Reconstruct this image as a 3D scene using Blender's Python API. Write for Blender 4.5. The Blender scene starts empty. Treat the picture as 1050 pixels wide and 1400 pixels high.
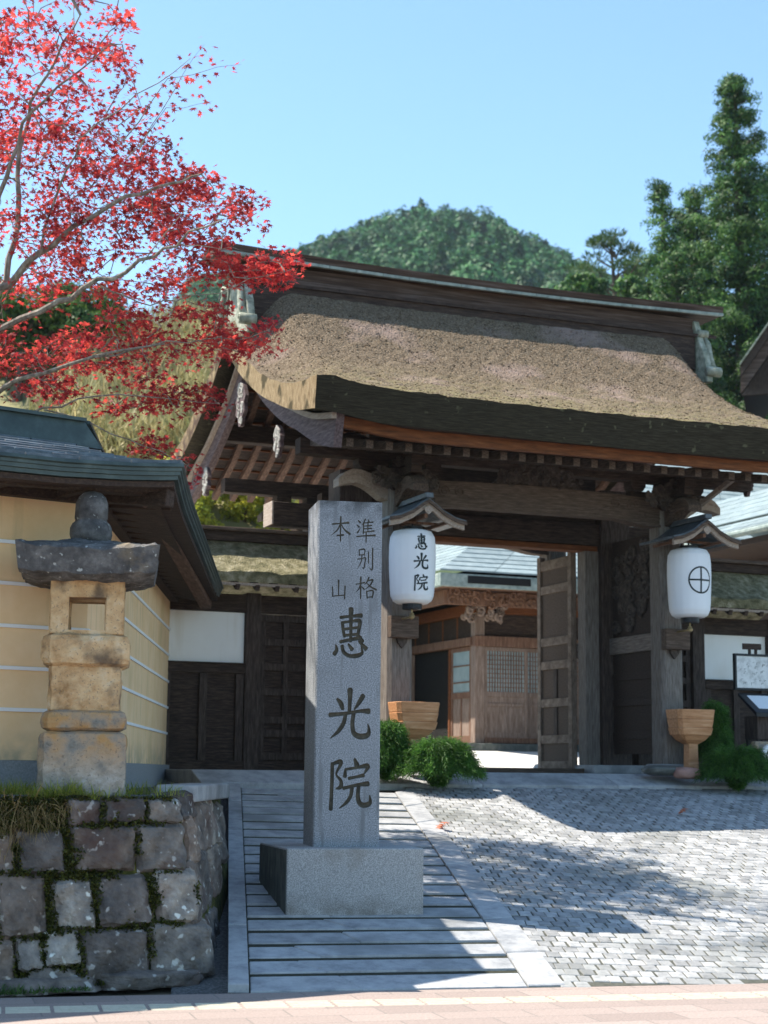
import bpy, math, random
import numpy as np
from mathutils import Vector, Matrix

R = math.radians
SC = bpy.context.scene
COL = SC.collection
rng = np.random.default_rng(7)
random.seed(7)

# ------------------------------------------------------------------ camera
F, PITCH, ROLL, EYE = 2300.0, math.atan(355 / 2300.0), 0.010, 1.5
cam = bpy.data.cameras.new('camera')
cam.sensor_fit = 'HORIZONTAL'
cam.sensor_width = 24.0
cam.lens = F / 1050 * 24.0
cam.clip_start, cam.clip_end = 0.1, 6000
cam.dof.use_dof = True
cam.dof.focus_distance = 14.2
cam.dof.aperture_fstop = 2.2
camo = bpy.data.objects.new('camera', cam)
COL.objects.link(camo)
fw = Vector((0, math.cos(PITCH), math.sin(PITCH)))
rt = Vector((1, 0, 0)); up = rt.cross(fw)
r2 = rt * math.cos(ROLL) + up * math.sin(ROLL)
u2 = up * math.cos(ROLL) - rt * math.sin(ROLL)
M = Matrix((r2, u2, -fw)).transposed().to_4x4()
M.translation = Vector((0, 0, EYE))
camo.matrix_world = M
SC.camera = camo

# ------------------------------------------------------------------ light
SUN = Vector((-0.62, 0.09, 1.0)).normalized()       # towards the sun
w = bpy.data.worlds.new('World'); SC.world = w; w.use_nodes = True
nt = w.node_tree
bg = nt.nodes['Background']
sky = nt.nodes.new('ShaderNodeTexSky'); sky.sky_type = 'NISHITA'; sky.sun_disc = False
sky.sun_elevation = math.asin(SUN.z)
sky.sun_rotation = math.atan2(SUN.x, SUN.y)
sky.altitude = 800; sky.air_density = 1.0; sky.dust_density = 0.6; sky.ozone_density = 0.9
tint = nt.nodes.new('ShaderNodeMix'); tint.data_type = 'RGBA'; tint.blend_type = 'MULTIPLY'; tint.inputs[0].default_value = 1
tint.inputs[7].default_value = (0.90, 1.04, 1.03, 1)       # daylight white balance of the photograph
nt.links.new(sky.outputs[0], tint.inputs[6]); nt.links.new(tint.outputs[2], bg.inputs[0])
bg.inputs[1].default_value = 0.13
sl = bpy.data.lights.new('sun', 'SUN'); sl.energy = 4.6; sl.angle = R(0.5); sl.color = (1.0, 0.93, 0.82)
so = bpy.data.objects.new('sun', sl); COL.objects.link(so)
so.rotation_euler = SUN.to_track_quat('Z', 'Y').to_euler()
so.location = (-20, 10, 40)
SC.view_settings.view_transform = 'Standard'
SC.view_settings.look = 'None'
SC.view_settings.exposure = 1.2
SC.view_settings.gamma = 1
SC.render.engine = 'CYCLES'
SC.cycles.use_denoising = True
SC.cycles.max_bounces = 6
SC.cycles.transparent_max_bounces = 4

# ------------------------------------------------------------------ materials
MATS = {}
def mk(name, cols, scale=6, stretch=(1, 1, 1), rough=0.85, bump=0.4, bscale=None, detail=9, rnd=0.0,
       speck=None, stain=None, spec=0.3, metal=0, dist=0.0, wave=None, moss=None, bdist=0.02, objrnd=None, streak=None):
    """noise-coloured rough material. speck=(colour,scale,threshold,amount); stain=(colour,scale,lo,hi)
    moss=(colour, axis, lo, hi) colour that grows along an object axis, broken up by noise"""
    m = bpy.data.materials.new(name); m.use_nodes = True
    n, l = m.node_tree.nodes, m.node_tree.links
    b = n['Principled BSDF']
    tc = n.new('ShaderNodeTexCoord'); mp = n.new('ShaderNodeMapping')
    mp.inputs['Scale'].default_value = stretch
    l.new(tc.outputs['Object'], mp.inputs['Vector'])
    no = n.new('ShaderNodeTexNoise'); no.inputs['Scale'].default_value = scale
    no.inputs['Detail'].default_value = detail; no.inputs['Roughness'].default_value = 0.65
    no.inputs['Distortion'].default_value = dist
    l.new(mp.outputs[0], no.inputs['Vector'])
    rp = n.new('ShaderNodeValToRGB')
    els = rp.color_ramp.elements
    while len(els) < len(cols): els.new(0.5)
    for e, (p, c) in zip(els, cols):
        e.position = p; e.color = (*c, 1)
    l.new(no.outputs['Fac'], rp.inputs['Fac'])
    out = rp.outputs['Color']
    def mix(fac, a, bcol, mode='MIX'):
        x = n.new('ShaderNodeMix'); x.data_type = 'RGBA'; x.blend_type = mode
        if hasattr(fac, 'links'): l.new(fac, x.inputs[0])
        else: x.inputs[0].default_value = fac
        l.new(a, x.inputs[6])
        if hasattr(bcol, 'links'): l.new(bcol, x.inputs[7])
        else: x.inputs[7].default_value = (*bcol, 1)
        return x.outputs[2]
    def mrange(v, a, b_, c=0, d=1):
        x = n.new('ShaderNodeMapRange'); x.inputs[1].default_value = a; x.inputs[2].default_value = b_
        x.inputs[3].default_value = c; x.inputs[4].default_value = d
        l.new(v, x.inputs[0]); return x.outputs[0]
    def noise(s, det=6, vec=None):
        x = n.new('ShaderNodeTexNoise'); x.inputs['Scale'].default_value = s; x.inputs['Detail'].default_value = det
        l.new(vec or tc.outputs['Object'], x.inputs['Vector']); return x.outputs['Fac']
    if stain:
        out = mix(mrange(noise(stain[1]), stain[2], stain[3]), out, stain[0])
    if streak:
        mp2 = n.new('ShaderNodeMapping'); mp2.inputs['Scale'].default_value = (4, 4, .45); l.new(tc.outputs['Object'], mp2.inputs['Vector'])
        out = mix(mrange(noise(streak[1], 7, mp2.outputs[0]), streak[2], streak[3]), out, streak[0])
    if moss:
        sx = n.new('ShaderNodeSeparateXYZ'); l.new(tc.outputs['Object'], sx.inputs[0])
        g = mrange(sx.outputs[moss[1]], moss[2], moss[3])
        a = n.new('ShaderNodeMath'); a.operation = 'MULTIPLY'; l.new(g, a.inputs[0])
        l.new(mrange(noise(7, 10), 0.35, 0.6), a.inputs[1])
        out = mix(a.outputs[0], out, moss[0])
    if speck:
        f = mrange(noise(speck[1], 2), speck[2], speck[2] + 0.06, 0, speck[3])
        out = mix(f, out, speck[0])
    if rnd:
        ge = n.new('ShaderNodeNewGeometry')
        v = mrange(ge.outputs['Random Per Island'], 0, 1, 1 - rnd, 1 + rnd)
        h = n.new('ShaderNodeHueSaturation'); l.new(out, h.inputs['Color']); l.new(v, h.inputs['Value'])
        out = h.outputs[0]
    if objrnd:      # each stone its own tone and tint
        oi = n.new('ShaderNodeObjectInfo')
        r3 = n.new('ShaderNodeValToRGB'); e3 = r3.color_ramp.elements
        while len(e3) < len(objrnd): e3.new(.5)
        for k_, (e_, c_) in enumerate(zip(e3, objrnd)): e_.position = k_ / (len(objrnd) - 1); e_.color = (*c_, 1)
        l.new(oi.outputs['Random'], r3.inputs[0]); out = mix(1.0, out, r3.outputs[0], 'MULTIPLY')
    l.new(out, b.inputs['Base Color'])
    b.inputs['Roughness'].default_value = rough
    b.inputs['Metallic'].default_value = metal
    b.inputs['Specular IOR Level'].default_value = spec
    if bump:
        bn = n.new('ShaderNodeBump'); bn.inputs['Strength'].default_value = bump; bn.inputs['Distance'].default_value = bdist
        if bscale:
            hsrc = noise(bscale, 8, mp.outputs[0])
        else: hsrc = no.outputs['Fac']
        l.new(hsrc, bn.inputs['Height']); l.new(bn.outputs[0], b.inputs['Normal'])
    MATS[name] = m
    return m

def leafmat(name, c1, c2, trans=0.5, rough=0.55, patch=None):
    m = bpy.data.materials.new(name); m.use_nodes = True
    n, l = m.node_tree.nodes, m.node_tree.links
    b = n['Principled BSDF']; o = n['Material Output']
    ge = n.new('ShaderNodeNewGeometry'); rp = n.new('ShaderNodeValToRGB')
    rp.color_ramp.elements[0].color = (*c1, 1); rp.color_ramp.elements[1].color = (*c2, 1)
    l.new(ge.outputs['Random Per Island'], rp.inputs[0])
    col = rp.outputs[0]
    if patch:       # lighter and darker sprays or trees
        tc = n.new('ShaderNodeTexCoord'); no = n.new('ShaderNodeTexNoise'); no.inputs['Scale'].default_value = patch[0]; no.inputs['Detail'].default_value = 3
        l.new(tc.outputs['Object'], no.inputs['Vector'])
        mr = n.new('ShaderNodeMapRange'); mr.inputs[1].default_value = .35; mr.inputs[2].default_value = .65; mr.inputs[3].default_value = 1 - patch[1]; mr.inputs[4].default_value = 1 + patch[1]
        l.new(no.outputs['Fac'], mr.inputs[0])
        hs = n.new('ShaderNodeHueSaturation'); l.new(mr.outputs[0], hs.inputs['Value']); l.new(col, hs.inputs['Color']); col = hs.outputs[0]
    l.new(col, b.inputs['Base Color'])
    b.inputs['Roughness'].default_value = rough; b.inputs['Specular IOR Level'].default_value = 0.25
    t = n.new('ShaderNodeBsdfTranslucent')
    g = n.new('ShaderNodeHueSaturation'); g.inputs['Value'].default_value = 1.35; l.new(col, g.inputs['Color'])
    l.new(g.outputs[0], t.inputs['Color'])
    x = n.new('ShaderNodeMixShader'); x.inputs[0].default_value = trans
    l.new(b.outputs[0], x.inputs[1]); l.new(t.outputs[0], x.inputs[2]); l.new(x.outputs[0], o.inputs['Surface'])
    MATS[name] = m
    return m

mk('wood', [(0.3, (0.016, 0.011, 0.009)), (0.5, (0.045, 0.029, 0.022)), (0.72, (0.10, 0.068, 0.05))], 9, (0.7, 6, 6), bump=0.5)
mk('wood_v', [(0.3, (0.022, 0.016, 0.013)), (0.5, (0.06, 0.042, 0.034)), (0.72, (0.12, 0.09, 0.075))], 9, (6, 6, 0.7), bump=0.5)
mk('wood_grey', [(0.3, (0.085, 0.07, 0.06)), (0.5, (0.17, 0.145, 0.125)), (0.72, (0.27, 0.235, 0.205))], 9, (6, 6, 0.6), bump=0.5)
mk('wood_grey_h', [(0.3, (0.042, 0.028, 0.020)), (0.5, (0.092, 0.062, 0.045)), (0.72, (0.165, 0.12, 0.092))], 9, (0.6, 6, 6), bump=0.5)
mk('wood_grey_y', [(0.3, (0.085, 0.068, 0.058)), (0.5, (0.18, 0.145, 0.122)), (0.72, (0.28, 0.235, 0.2))], 9, (6, 0.6, 6), bump=0.5)
mk('wood_y', [(0.3, (0.03, 0.02, 0.015)), (0.5, (0.09, 0.06, 0.045)), (0.72, (0.17, 0.125, 0.095))], 9, (6, 0.7, 6), bump=0.5)
mk('wood_purple', [(0.3, (0.045, 0.028, 0.028)), (0.5, (0.11, 0.075, 0.075)), (0.72, (0.19, 0.145, 0.14))], 7, (5, 0.7, 5), bump=0.4)
mk('wood_red', [(0.3, (0.07, 0.025, 0.010)), (0.55, (0.165, 0.056, 0.019)), (0.75, (0.26, 0.105, 0.042))], 7, (0.6, 5, 5), bump=0.3)
mk('wood_red_y', [(0.3, (0.055, 0.03, 0.02)), (0.55, (0.14, 0.08, 0.055)), (0.75, (0.25, 0.16, 0.115))], 7, (5, 0.6, 5), bump=0.3)
mk('wood_hall', [(0.3, (0.085, 0.045, 0.03)), (0.55, (0.185, 0.10, 0.065)), (0.75, (0.29, 0.18, 0.125))], 6, (5, 5, 0.6), bump=0.3)
mk('wood_hall_pale', [(0.3, (0.13, 0.085, 0.062)), (0.55, (0.24, 0.175, 0.14)), (0.75, (0.36, 0.285, 0.24))], 6, (5, 5, 0.6), bump=0.3)
mk('wood_door', [(0.3, (0.085, 0.06, 0.044)), (0.5, (0.18, 0.132, 0.10)), (0.72, (0.28, 0.215, 0.17))], 9, (6, .8, 1.2), bump=0.4)
mk('wood_pale', [(0.3, (0.24, 0.18, 0.14)), (0.55, (0.36, 0.29, 0.235)), (0.75, (0.46, 0.39, 0.33))], 8, (6, 0.6, 6), bump=0.4)
mk('wood_tub', [(0.3, (0.36, 0.155, 0.06)), (0.55, (0.54, 0.265, 0.125)), (0.75, (0.68, 0.41, 0.235))], 6, (0.6, 5, 5), bump=0.25, rough=0.6)
mk('wood_ridge', [(0.35, (0.03, 0.018, 0.013)), (0.5, (0.068, 0.041, 0.028)), (0.7, (0.15, 0.112, 0.095))], 5, (0.25, 4, 6), bump=0.4)
mk('carved', [(0.3, (0.025, 0.019, 0.016)), (0.5, (0.065, 0.049, 0.04)), (0.7, (0.13, 0.10, 0.083))], 14, bump=0.8)
mk('carved_pale', [(0.3, (0.17, 0.155, 0.135)), (0.5, (0.34, 0.32, 0.285)), (0.7, (0.54, 0.52, 0.47))], 14, bump=0.6)
mk('thatch', [(0.30, (0.055, 0.040, 0.028)), (0.45, (0.13, 0.096, 0.064)), (0.58, (0.205, 0.155, 0.105)), (0.75, (0.35, 0.285, 0.21))], 38, (1, 0.75, 1),
   bump=1.0, bscale=40, rough=0.95, moss=((0.22, 0.185, 0.095), 1, 0.3, -1.8), stain=((0.28, 0.205, 0.17), 1.1, 0.52, 0.70),
   speck=((0.46, 0.41, 0.32), 60, 0.66, 0.7), spec=0.1, bdist=0.05)
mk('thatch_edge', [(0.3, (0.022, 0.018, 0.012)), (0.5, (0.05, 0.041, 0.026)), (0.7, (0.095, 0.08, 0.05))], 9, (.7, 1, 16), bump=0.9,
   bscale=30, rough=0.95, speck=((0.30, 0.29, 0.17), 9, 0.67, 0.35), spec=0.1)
mk('thatch_cut', [(0.3, (0.10, 0.068, 0.036)), (0.5, (0.25, 0.18, 0.10)), (0.7, (0.42, 0.335, 0.21))], 7, (1, 9, 1.2), bump=0.6, rough=0.95,
   stain=((0.07, 0.055, 0.03), 3.2, 0.54, 0.62), moss=((0.085, 0.055, 0.04), 1, 1.3, 2.4), spec=0.1)
mk('thatch_moss', [(0.3, (0.055, 0.055, 0.024)), (0.5, (0.20, 0.18, 0.10)), (0.7, (0.40, 0.36, 0.25))], 8, bump=1.0, bscale=45, rough=0.95, bdist=0.04)
mk('patina', [(0.3, (0.018, 0.030, 0.028)), (0.5, (0.036, 0.055, 0.050)), (0.7, (0.07, 0.098, 0.09))], 5, bump=0.15, rough=0.45, spec=0.5)
mk('patina_pale', [(0.3, (0.15, 0.19, 0.175)), (0.5, (0.25, 0.30, 0.275)), (0.7, (0.38, 0.42, 0.38))], 9, bump=0.3, rough=0.5)
mk('patina_bone', [(0.3, (0.10, 0.115, 0.085)), (0.5, (0.26, 0.27, 0.205)), (0.7, (0.46, 0.455, 0.37))], 9, bump=0.5, rough=0.8)
mk('slate', [(0.3, (0.03, 0.042, 0.055)), (0.5, (0.065, 0.085, 0.105)), (0.7, (0.13, 0.155, 0.18))], 5, (1, 3, 3), bump=0.3, rough=0.42, rnd=0.35, spec=0.5)
mk('copper_blue', [(0.3, (0.16, 0.205, 0.215)), (0.5, (0.22, 0.27, 0.275)), (0.7, (0.28, 0.33, 0.33))], 6, (1, 1, 1), bump=0.15, rough=0.5, rnd=0.12)
mk('granite', [(0.36, (0.145, 0.158, 0.175)), (0.5, (0.255, 0.272, 0.295)), (0.66, (0.40, 0.415, 0.435))], 100, bump=0.3, bscale=140, rough=0.8, detail=3,
   speck=((0.05, 0.052, 0.056), 150, 0.6, 0.75), stain=((0.20, 0.21, 0.22), 1.6, 0.52, 0.72), moss=((0.045, 0.048, 0.05), 2, 2.70, 2.93), streak=((0.18, 0.19, 0.20), 3.0, 0.56, 0.68), bdist=0.004)
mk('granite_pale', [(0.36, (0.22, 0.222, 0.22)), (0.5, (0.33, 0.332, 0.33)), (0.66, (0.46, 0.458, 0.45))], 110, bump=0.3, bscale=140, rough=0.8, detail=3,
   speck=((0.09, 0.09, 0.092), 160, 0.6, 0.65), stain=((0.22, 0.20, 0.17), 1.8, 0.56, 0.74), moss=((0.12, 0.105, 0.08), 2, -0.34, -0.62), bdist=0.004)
mk('granite_dark', [(0.3, (0.05, 0.06, 0.055)), (0.5, (0.10, 0.11, 0.10)), (0.7, (0.16, 0.165, 0.15))], 14, (1, 1, 0.4), bump=0.3, rough=0.8)
mk('carve_floor', [(0.3, (0.035, 0.032, 0.024)), (0.6, (0.085, 0.076, 0.055)), (0.8, (0.15, 0.132, 0.092))], 20, bump=0.3)
mk('slab', [(0.3, (0.22, 0.225, 0.235)), (0.5, (0.34, 0.345, 0.35)), (0.7, (0.43, 0.43, 0.43))], 7, bump=0.3, bscale=70, rough=0.8, rnd=0.10,
   speck=((0.13, 0.135, 0.14), 120, 0.62, 0.4), stain=((0.20, 0.205, 0.205), 1.2, 0.55, 0.7), bdist=0.006)
mk('sett', [(0.3, (0.20, 0.20, 0.20)), (0.5, (0.30, 0.30, 0.297)), (0.7, (0.39, 0.387, 0.38))], 14, bump=0.5, bscale=60, rough=0.8, rnd=0.26,
   stain=((0.215, 0.22, 0.21), 0.9, 0.5, 0.68), bdist=0.01)
mk('joint', [(0.3, (0.016, 0.018, 0.010)), (0.7, (0.05, 0.05, 0.032))], 30, bump=0.4)
mk('sett_joint', [(0.3, (0.045, 0.047, 0.036)), (0.7, (0.11, 0.11, 0.09))], 18, bump=0.4)
mk('gravel', [(0.3, (0.05, 0.05, 0.05)), (0.5, (0.12, 0.12, 0.118)), (0.7, (0.23, 0.225, 0.215))], 45, bump=1.0, rough=0.9)
mk('courtyard', [(0.3, (0.50, 0.48, 0.44)), (0.7, (0.66, 0.64, 0.60))], 12, bump=0.3)
mk('earth', [(0.3, (0.08, 0.065, 0.04)), (0.7, (0.15, 0.12, 0.08))], 1.2, bump=0.3)
mk('hill_ground', [(0.3, (0.03, 0.05, 0.018)), (0.7, (0.06, 0.085, 0.03))], 0.6, bump=0.3)
mk('tan_slope', [(0.3, (0.13, 0.13, 0.05)), (0.7, (0.24, 0.21, 0.10))], 1.5, bump=0.3)
mk('plaster_yellow', [(0.3, (0.78, 0.53, 0.28)), (0.6, (0.86, 0.61, 0.36)), (0.8, (0.88, 0.66, 0.42))], 2.5, bump=0.15, bscale=30, rough=0.9,
   stain=((0.68, 0.48, 0.25), 1.1, 0.56, 0.78), streak=((0.62, 0.45, 0.25), 1.6, 0.56, 0.74), moss=((0.40, 0.33, 0.22), 2, 0.50, 0.24))
mk('plaster_white', [(0.3, (0.83, 0.81, 0.765)), (0.7, (0.88, 0.865, 0.83))], 3, bump=0.1, rough=0.9, stain=((0.72, 0.68, 0.60), 1.7, 0.55, 0.8), streak=((0.74, 0.70, 0.63), 1.5, 0.58, 0.75))
mk('strip_white', [(0.3, (0.76, 0.76, 0.76)), (0.7, (0.82, 0.82, 0.82))], 3, bump=0.05)
mk('foundation', [(0.3, (0.17, 0.18, 0.19)), (0.7, (0.31, 0.32, 0.325))], 60, bump=0.4, rough=0.9)
mk('lantern_stone', [(0.28, (0.20, 0.10, 0.035)), (0.43, (0.46, 0.285, 0.14)), (0.57, (0.60, 0.41, 0.225)), (0.74, (0.66, 0.54, 0.38))], 6, bump=0.6, bscale=42, rough=0.95,
   stain=((0.16, 0.11, 0.07), 3.4, 0.54, 0.66), speck=((0.15, 0.12, 0.09), 60, 0.62, 0.6))
mk('lantern_base', [(0.3, (0.15, 0.14, 0.12)), (0.5, (0.30, 0.275, 0.235)), (0.7, (0.47, 0.46, 0.42))], 7, bump=0.7, bscale=42, rough=0.95,
   moss=((0.40, 0.235, 0.10), 2, 0.10, 0.36), speck=((0.10, 0.09, 0.08), 45, 0.62, 0.5))
mk('lantern_cap', [(0.3, (0.034, 0.032, 0.032)), (0.5, (0.088, 0.083, 0.08)), (0.7, (0.20, 0.19, 0.18))], 8, bump=0.7, bscale=40, rough=0.85,
   speck=((0.45, 0.45, 0.42), 24, 0.66, 0.8), stain=((0.22, 0.17, 0.11), 3.0, 0.60, 0.72))
mk('wall_stone', [(0.3, (0.075, 0.066, 0.06)), (0.45, (0.17, 0.15, 0.135)), (0.6, (0.27, 0.235, 0.205)), (0.75, (0.42, 0.39, 0.35))], 5, bump=1.0, bscale=16, rough=0.9,
   objrnd=[(.42, .43, .46), (.95, .93, .90), (.60, .54, .53), (1.55, 1.54, 1.48), (.48, .46, .46), (.90, .78, .70)],
   stain=((0.12, 0.08, 0.068), 2.6, 0.55, 0.70), speck=((0.60, 0.60, 0.56), 12, 0.63, 0.8), bdist=0.03)
mk('moss', [(0.3, (0.010, 0.013, 0.004)), (0.5, (0.05, 0.055, 0.012)), (0.7, (0.12, 0.115, 0.025))], 12, bump=1.0, rough=1.0)
mk('rock_pink', [(0.3, (0.28, 0.15, 0.12)), (0.7, (0.44, 0.26, 0.21))], 8, bump=0.4)
mk('rock_dark', [(0.3, (0.05, 0.055, 0.05)), (0.7, (0.15, 0.155, 0.14))], 8, bump=0.4, rough=0.4)
mk('paper', [(0.3, (0.74, 0.755, 0.78)), (0.7, (0.80, 0.81, 0.825))], 3, bump=0.05, rough=0.6)
mk('ink', [(0.3, (0.012, 0.02, 0.022)), (0.7, (0.022, 0.034, 0.036))], 20, bump=0, rough=0.6)
mk('black_metal', [(0.3, (0.012, 0.013, 0.015)), (0.7, (0.022, 0.024, 0.028))], 6, bump=0, rough=0.45)
mk('painted_shade', [(0.3, (0.008, 0.008, 0.009)), (0.7, (0.014, 0.013, 0.012))], 6, bump=0)  # near-black colour standing in for shade in the hall and its fascia
mk('brass', [(0.3, (0.35, 0.27, 0.14)), (0.7, (0.5, 0.4, 0.22))], 6, bump=0, rough=0.4, metal=0.7)
mk('glass_pane', [(0.3, (0.22, 0.30, 0.31)), (0.7, (0.36, 0.44, 0.45))], 2, bump=0, rough=0.2, spec=0.6)
mk('bark', [(0.3, (0.10, 0.075, 0.055)), (0.5, (0.22, 0.175, 0.135)), (0.7, (0.40, 0.35, 0.28))], 6, (3, 3, 1), bump=0.6)
mk('bark_dark', [(0.3, (0.05, 0.035, 0.026)), (0.7, (0.13, 0.095, 0.072))], 3, (3, 3, 0.6), bump=0.6)
mk('sidewalk_strip', [(0.3, (0.44, 0.40, 0.30)), (0.7, (0.56, 0.51, 0.40))], 20, bump=0.3)
mk('map_paper', [(0.40, (0.55, 0.55, 0.53)), (0.5, (0.68, 0.68, 0.66)), (0.6, (0.74, 0.74, 0.72))], 9, bump=0, detail=3)
leafmat('maple_leaf', (0.20, 0.012, 0.022), (0.52, 0.070, 0.052), 0.58, patch=(1.1, .40))
leafmat('cedar_leaf', (0.010, 0.050, 0.016), (0.09, 0.175, 0.032), 0.25, patch=(.9, .6))
leafmat('pine_leaf', (0.025, 0.065, 0.025), (0.075, 0.12, 0.035), 0.25)
leafmat('yellow_leaf', (0.14, 0.19, 0.03), (0.42, 0.40, 0.05), 0.5)
leafmat('green_leaf', (0.03, 0.075, 0.018), (0.09, 0.15, 0.03), 0.35)
leafmat('fern_leaf', (0.018, 0.07, 0.012), (0.085, 0.19, 0.03), 0.35, patch=(6, .35))
leafmat('bamboo_leaf', (0.17, 0.17, 0.06), (0.40, 0.33, 0.17), 0.3, patch=(.5, .4))
leafmat('grass_blade', (0.08, 0.14, 0.018), (0.36, 0.37, 0.07), 0.45)
leafmat('dry_blade', (0.20, 0.13, 0.05), (0.42, 0.30, 0.13), 0.3)
leafmat('forest_leaf', (0.014, 0.062, 0.018), (0.042, 0.135, 0.034), 0.12, patch=(.13, .6))
leafmat('moss_leaf', (0.02, 0.03, 0.005), (0.13, 0.13, 0.02), 0.2)
leafmat('fallen_leaf', (0.32, 0.09, 0.05), (0.5, 0.2, 0.12), 0.2)

# ------------------------------------------------------------------ frames and helpers
TH = R(22)
GATE = Matrix.Translation((1.96, 21.57, 1.52)) @ Matrix.Rotation(TH, 4, 'Z')
IDN = Matrix.Identity(4)
ORG = {}

def tag(o, label=None, cat=None, group=None, kind=None):
    if label: o['label'] = label
    if cat: o['category'] = cat
    if group: o['group'] = group
    if kind: o['kind'] = kind
    return o

def thing(name, label, cat, org=(0, 0, 0), frame=GATE, group=None, yaw=0):
    """an Empty at the thing's base; its parts are authored in the frame's coordinates"""
    o = bpy.data.objects.new(name, None); COL.objects.link(o)
    o.empty_display_size = 0.2
    o.matrix_world = frame @ Matrix.Translation(org) @ Matrix.Rotation(yaw, 4, 'Z')
    ORG[o.name] = Vector(org)
    return tag(o, label, cat, group)

def copy_tree(o, parent=None):
    c = o.copy(); COL.objects.link(c)
    if parent: c.parent = parent
    for ch in o.children: copy_tree(ch, c)
    return c

class MB:
    def __init__(s): s.v, s.f, s.mi = [], [], []
    def add(s, vs, fs, mi=0):
        k = len(s.v); s.v += [tuple(v) for v in vs]; s.f += [tuple(i + k for i in f) for f in fs]; s.mi += [mi] * len(fs)
        return s
    def box(s, x0, x1, y0, y1, z0, z1, mat=None, taper=0, mi=0):
        vs = [Vector(p) for p in ((x0, y0, z0), (x1, y0, z0), (x1, y1, z0), (x0, y1, z0))]
        tx, ty = (x1 - x0) * taper / 2, (y1 - y0) * taper / 2
        vs += [Vector(p) for p in ((x0 + tx, y0 + ty, z1), (x1 - tx, y0 + ty, z1), (x1 - tx, y1 - ty, z1), (x0 + tx, y1 - ty, z1))]
        if mat: vs = [mat @ v for v in vs]
        return s.add(vs, [(3, 2, 1, 0), (4, 5, 6, 7), (0, 1, 5, 4), (1, 2, 6, 5), (2, 3, 7, 6), (3, 0, 4, 7)], mi)
    def prism(s, poly, axis, lo, hi, mat=None):
        n = len(poly)
        def P(a, b, c): return {'x': (c, a, b), 'y': (a, c, b), 'z': (a, b, c)}[axis]
        vs = [Vector(P(a, b, lo)) for a, b in poly] + [Vector(P(a, b, hi)) for a, b in poly]
        if mat: vs = [mat @ v for v in vs]
        fs = [tuple(range(n - 1, -1, -1)), tuple(range(n, 2 * n))] + [(i, (i + 1) % n, n + (i + 1) % n, n + i) for i in range(n)]
        return s.add(vs, fs)
    def band(s, top, bot, axis, lo, hi):
        """solid between two curves given at the same stations, as quads (safe for concave outlines)"""
        n = len(top); vs = []
        def P(a, b, c): return {'x': (c, a, b), 'y': (a, c, b), 'z': (a, b, c)}[axis]
        for c in (lo, hi):
            vs += [P(a, b, c) for a, b in top] + [P(a, b, c) for a, b in bot]
        fs = []
        for i in range(n - 1):
            a, b, c, d = i, i + 1, n + i + 1, n + i
            fs += [(a, b, c, d), (d + 2 * n, c + 2 * n, b + 2 * n, a + 2 * n), (b, a, a + 2 * n, b + 2 * n), (d, c, c + 2 * n, d + 2 * n)]
        fs += [(0, n, 3 * n, 2 * n), (n - 1, 3 * n - 1, 4 * n - 1, 2 * n - 1)]
        return s.add(vs, fs)
    def rings(s, rs, cap=True, closed=True, mi=0):
        n = len(rs[0]); vs = [p for r in rs for p in r]; fs = []
        for i in range(len(rs) - 1):
            for j in range(n if closed else n - 1):
                a, b = i * n + j, i * n + (j + 1) % n
                fs.append((a, b, b + n, a + n))
        if cap: fs += [tuple(range(n - 1, -1, -1)), tuple((len(rs) - 1) * n + j for j in range(n))]
        return s.add(vs, fs, mi)
    def tube(s, pts, rad, n=8, sq=1.0):
        pts = [Vector(p) for p in pts]; rs = []
        if not hasattr(rad, '__len__'): rad = [rad] * len(pts)
        u = None
        for i, p in enumerate(pts):
            d = (pts[min(i + 1, len(pts) - 1)] - pts[max(i - 1, 0)]).normalized()
            if u is None:
                u = d.orthogonal().normalized()
            u = (u - d * u.dot(d)).normalized(); v = d.cross(u)
            rs.append([p + (u * math.cos(2 * math.pi * k / n) + v * math.sin(2 * math.pi * k / n) * sq) * rad[i] for k in range(n)])
        return s.rings(rs)
    def beam(s, p0, p1, w, h, roll_up=Vector((0, 0, 1))):
        p0, p1 = Vector(p0), Vector(p1); d = (p1 - p0).normalized()
        a = d.cross(roll_up).normalized(); b = a.cross(d)
        r = lambda p: [p + a * w / 2 + b * h / 2, p - a * w / 2 + b * h / 2, p - a * w / 2 - b * h / 2, p + a * w / 2 - b * h / 2]
        return s.rings([r(p0), r(p1)])
    def lathe(s, prof, c=(0, 0, 0), n=28):
        rs = [[(c[0] + r * math.cos(2 * math.pi * k / n), c[1] + r * math.sin(2 * math.pi * k / n), c[2] + z) for k in range(n)] for r, z in prof]
        return s.rings(rs)
    def build(s, name, mat, parent=None, smooth=False, bevel=0, kind=None, auto=None):
        me = bpy.data.meshes.new(name)
        off = ORG.get(parent.name, Vector((0, 0, 0))) if parent else Vector((0, 0, 0))
        v = np.array(s.v, dtype=float) - np.array(off)
        me.from_pydata(v.tolist(), [], s.f)
        ms = mat if isinstance(mat, (list, tuple)) else [mat]
        for m in ms: me.materials.append(MATS[m])
        if len(ms) > 1: me.polygons.foreach_set('material_index', s.mi)
        import bmesh
        bm = bmesh.new(); bm.from_mesh(me); bmesh.ops.recalc_face_normals(bm, faces=bm.faces); bm.to_mesh(me); bm.free()
        if smooth: me.polygons.foreach_set('use_smooth', [True] * len(me.polygons))
        o = bpy.data.objects.new(name, me); COL.objects.link(o)
        if parent:
            o.parent = parent; ORG[o.name] = off
        if bevel:
            b = o.modifiers.new('bevel', 'BEVEL'); b.width = bevel; b.segments = 2; b.limit_method = 'ANGLE'; b.angle_limit = R(50)
        if kind: o['kind'] = kind
        return o

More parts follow.
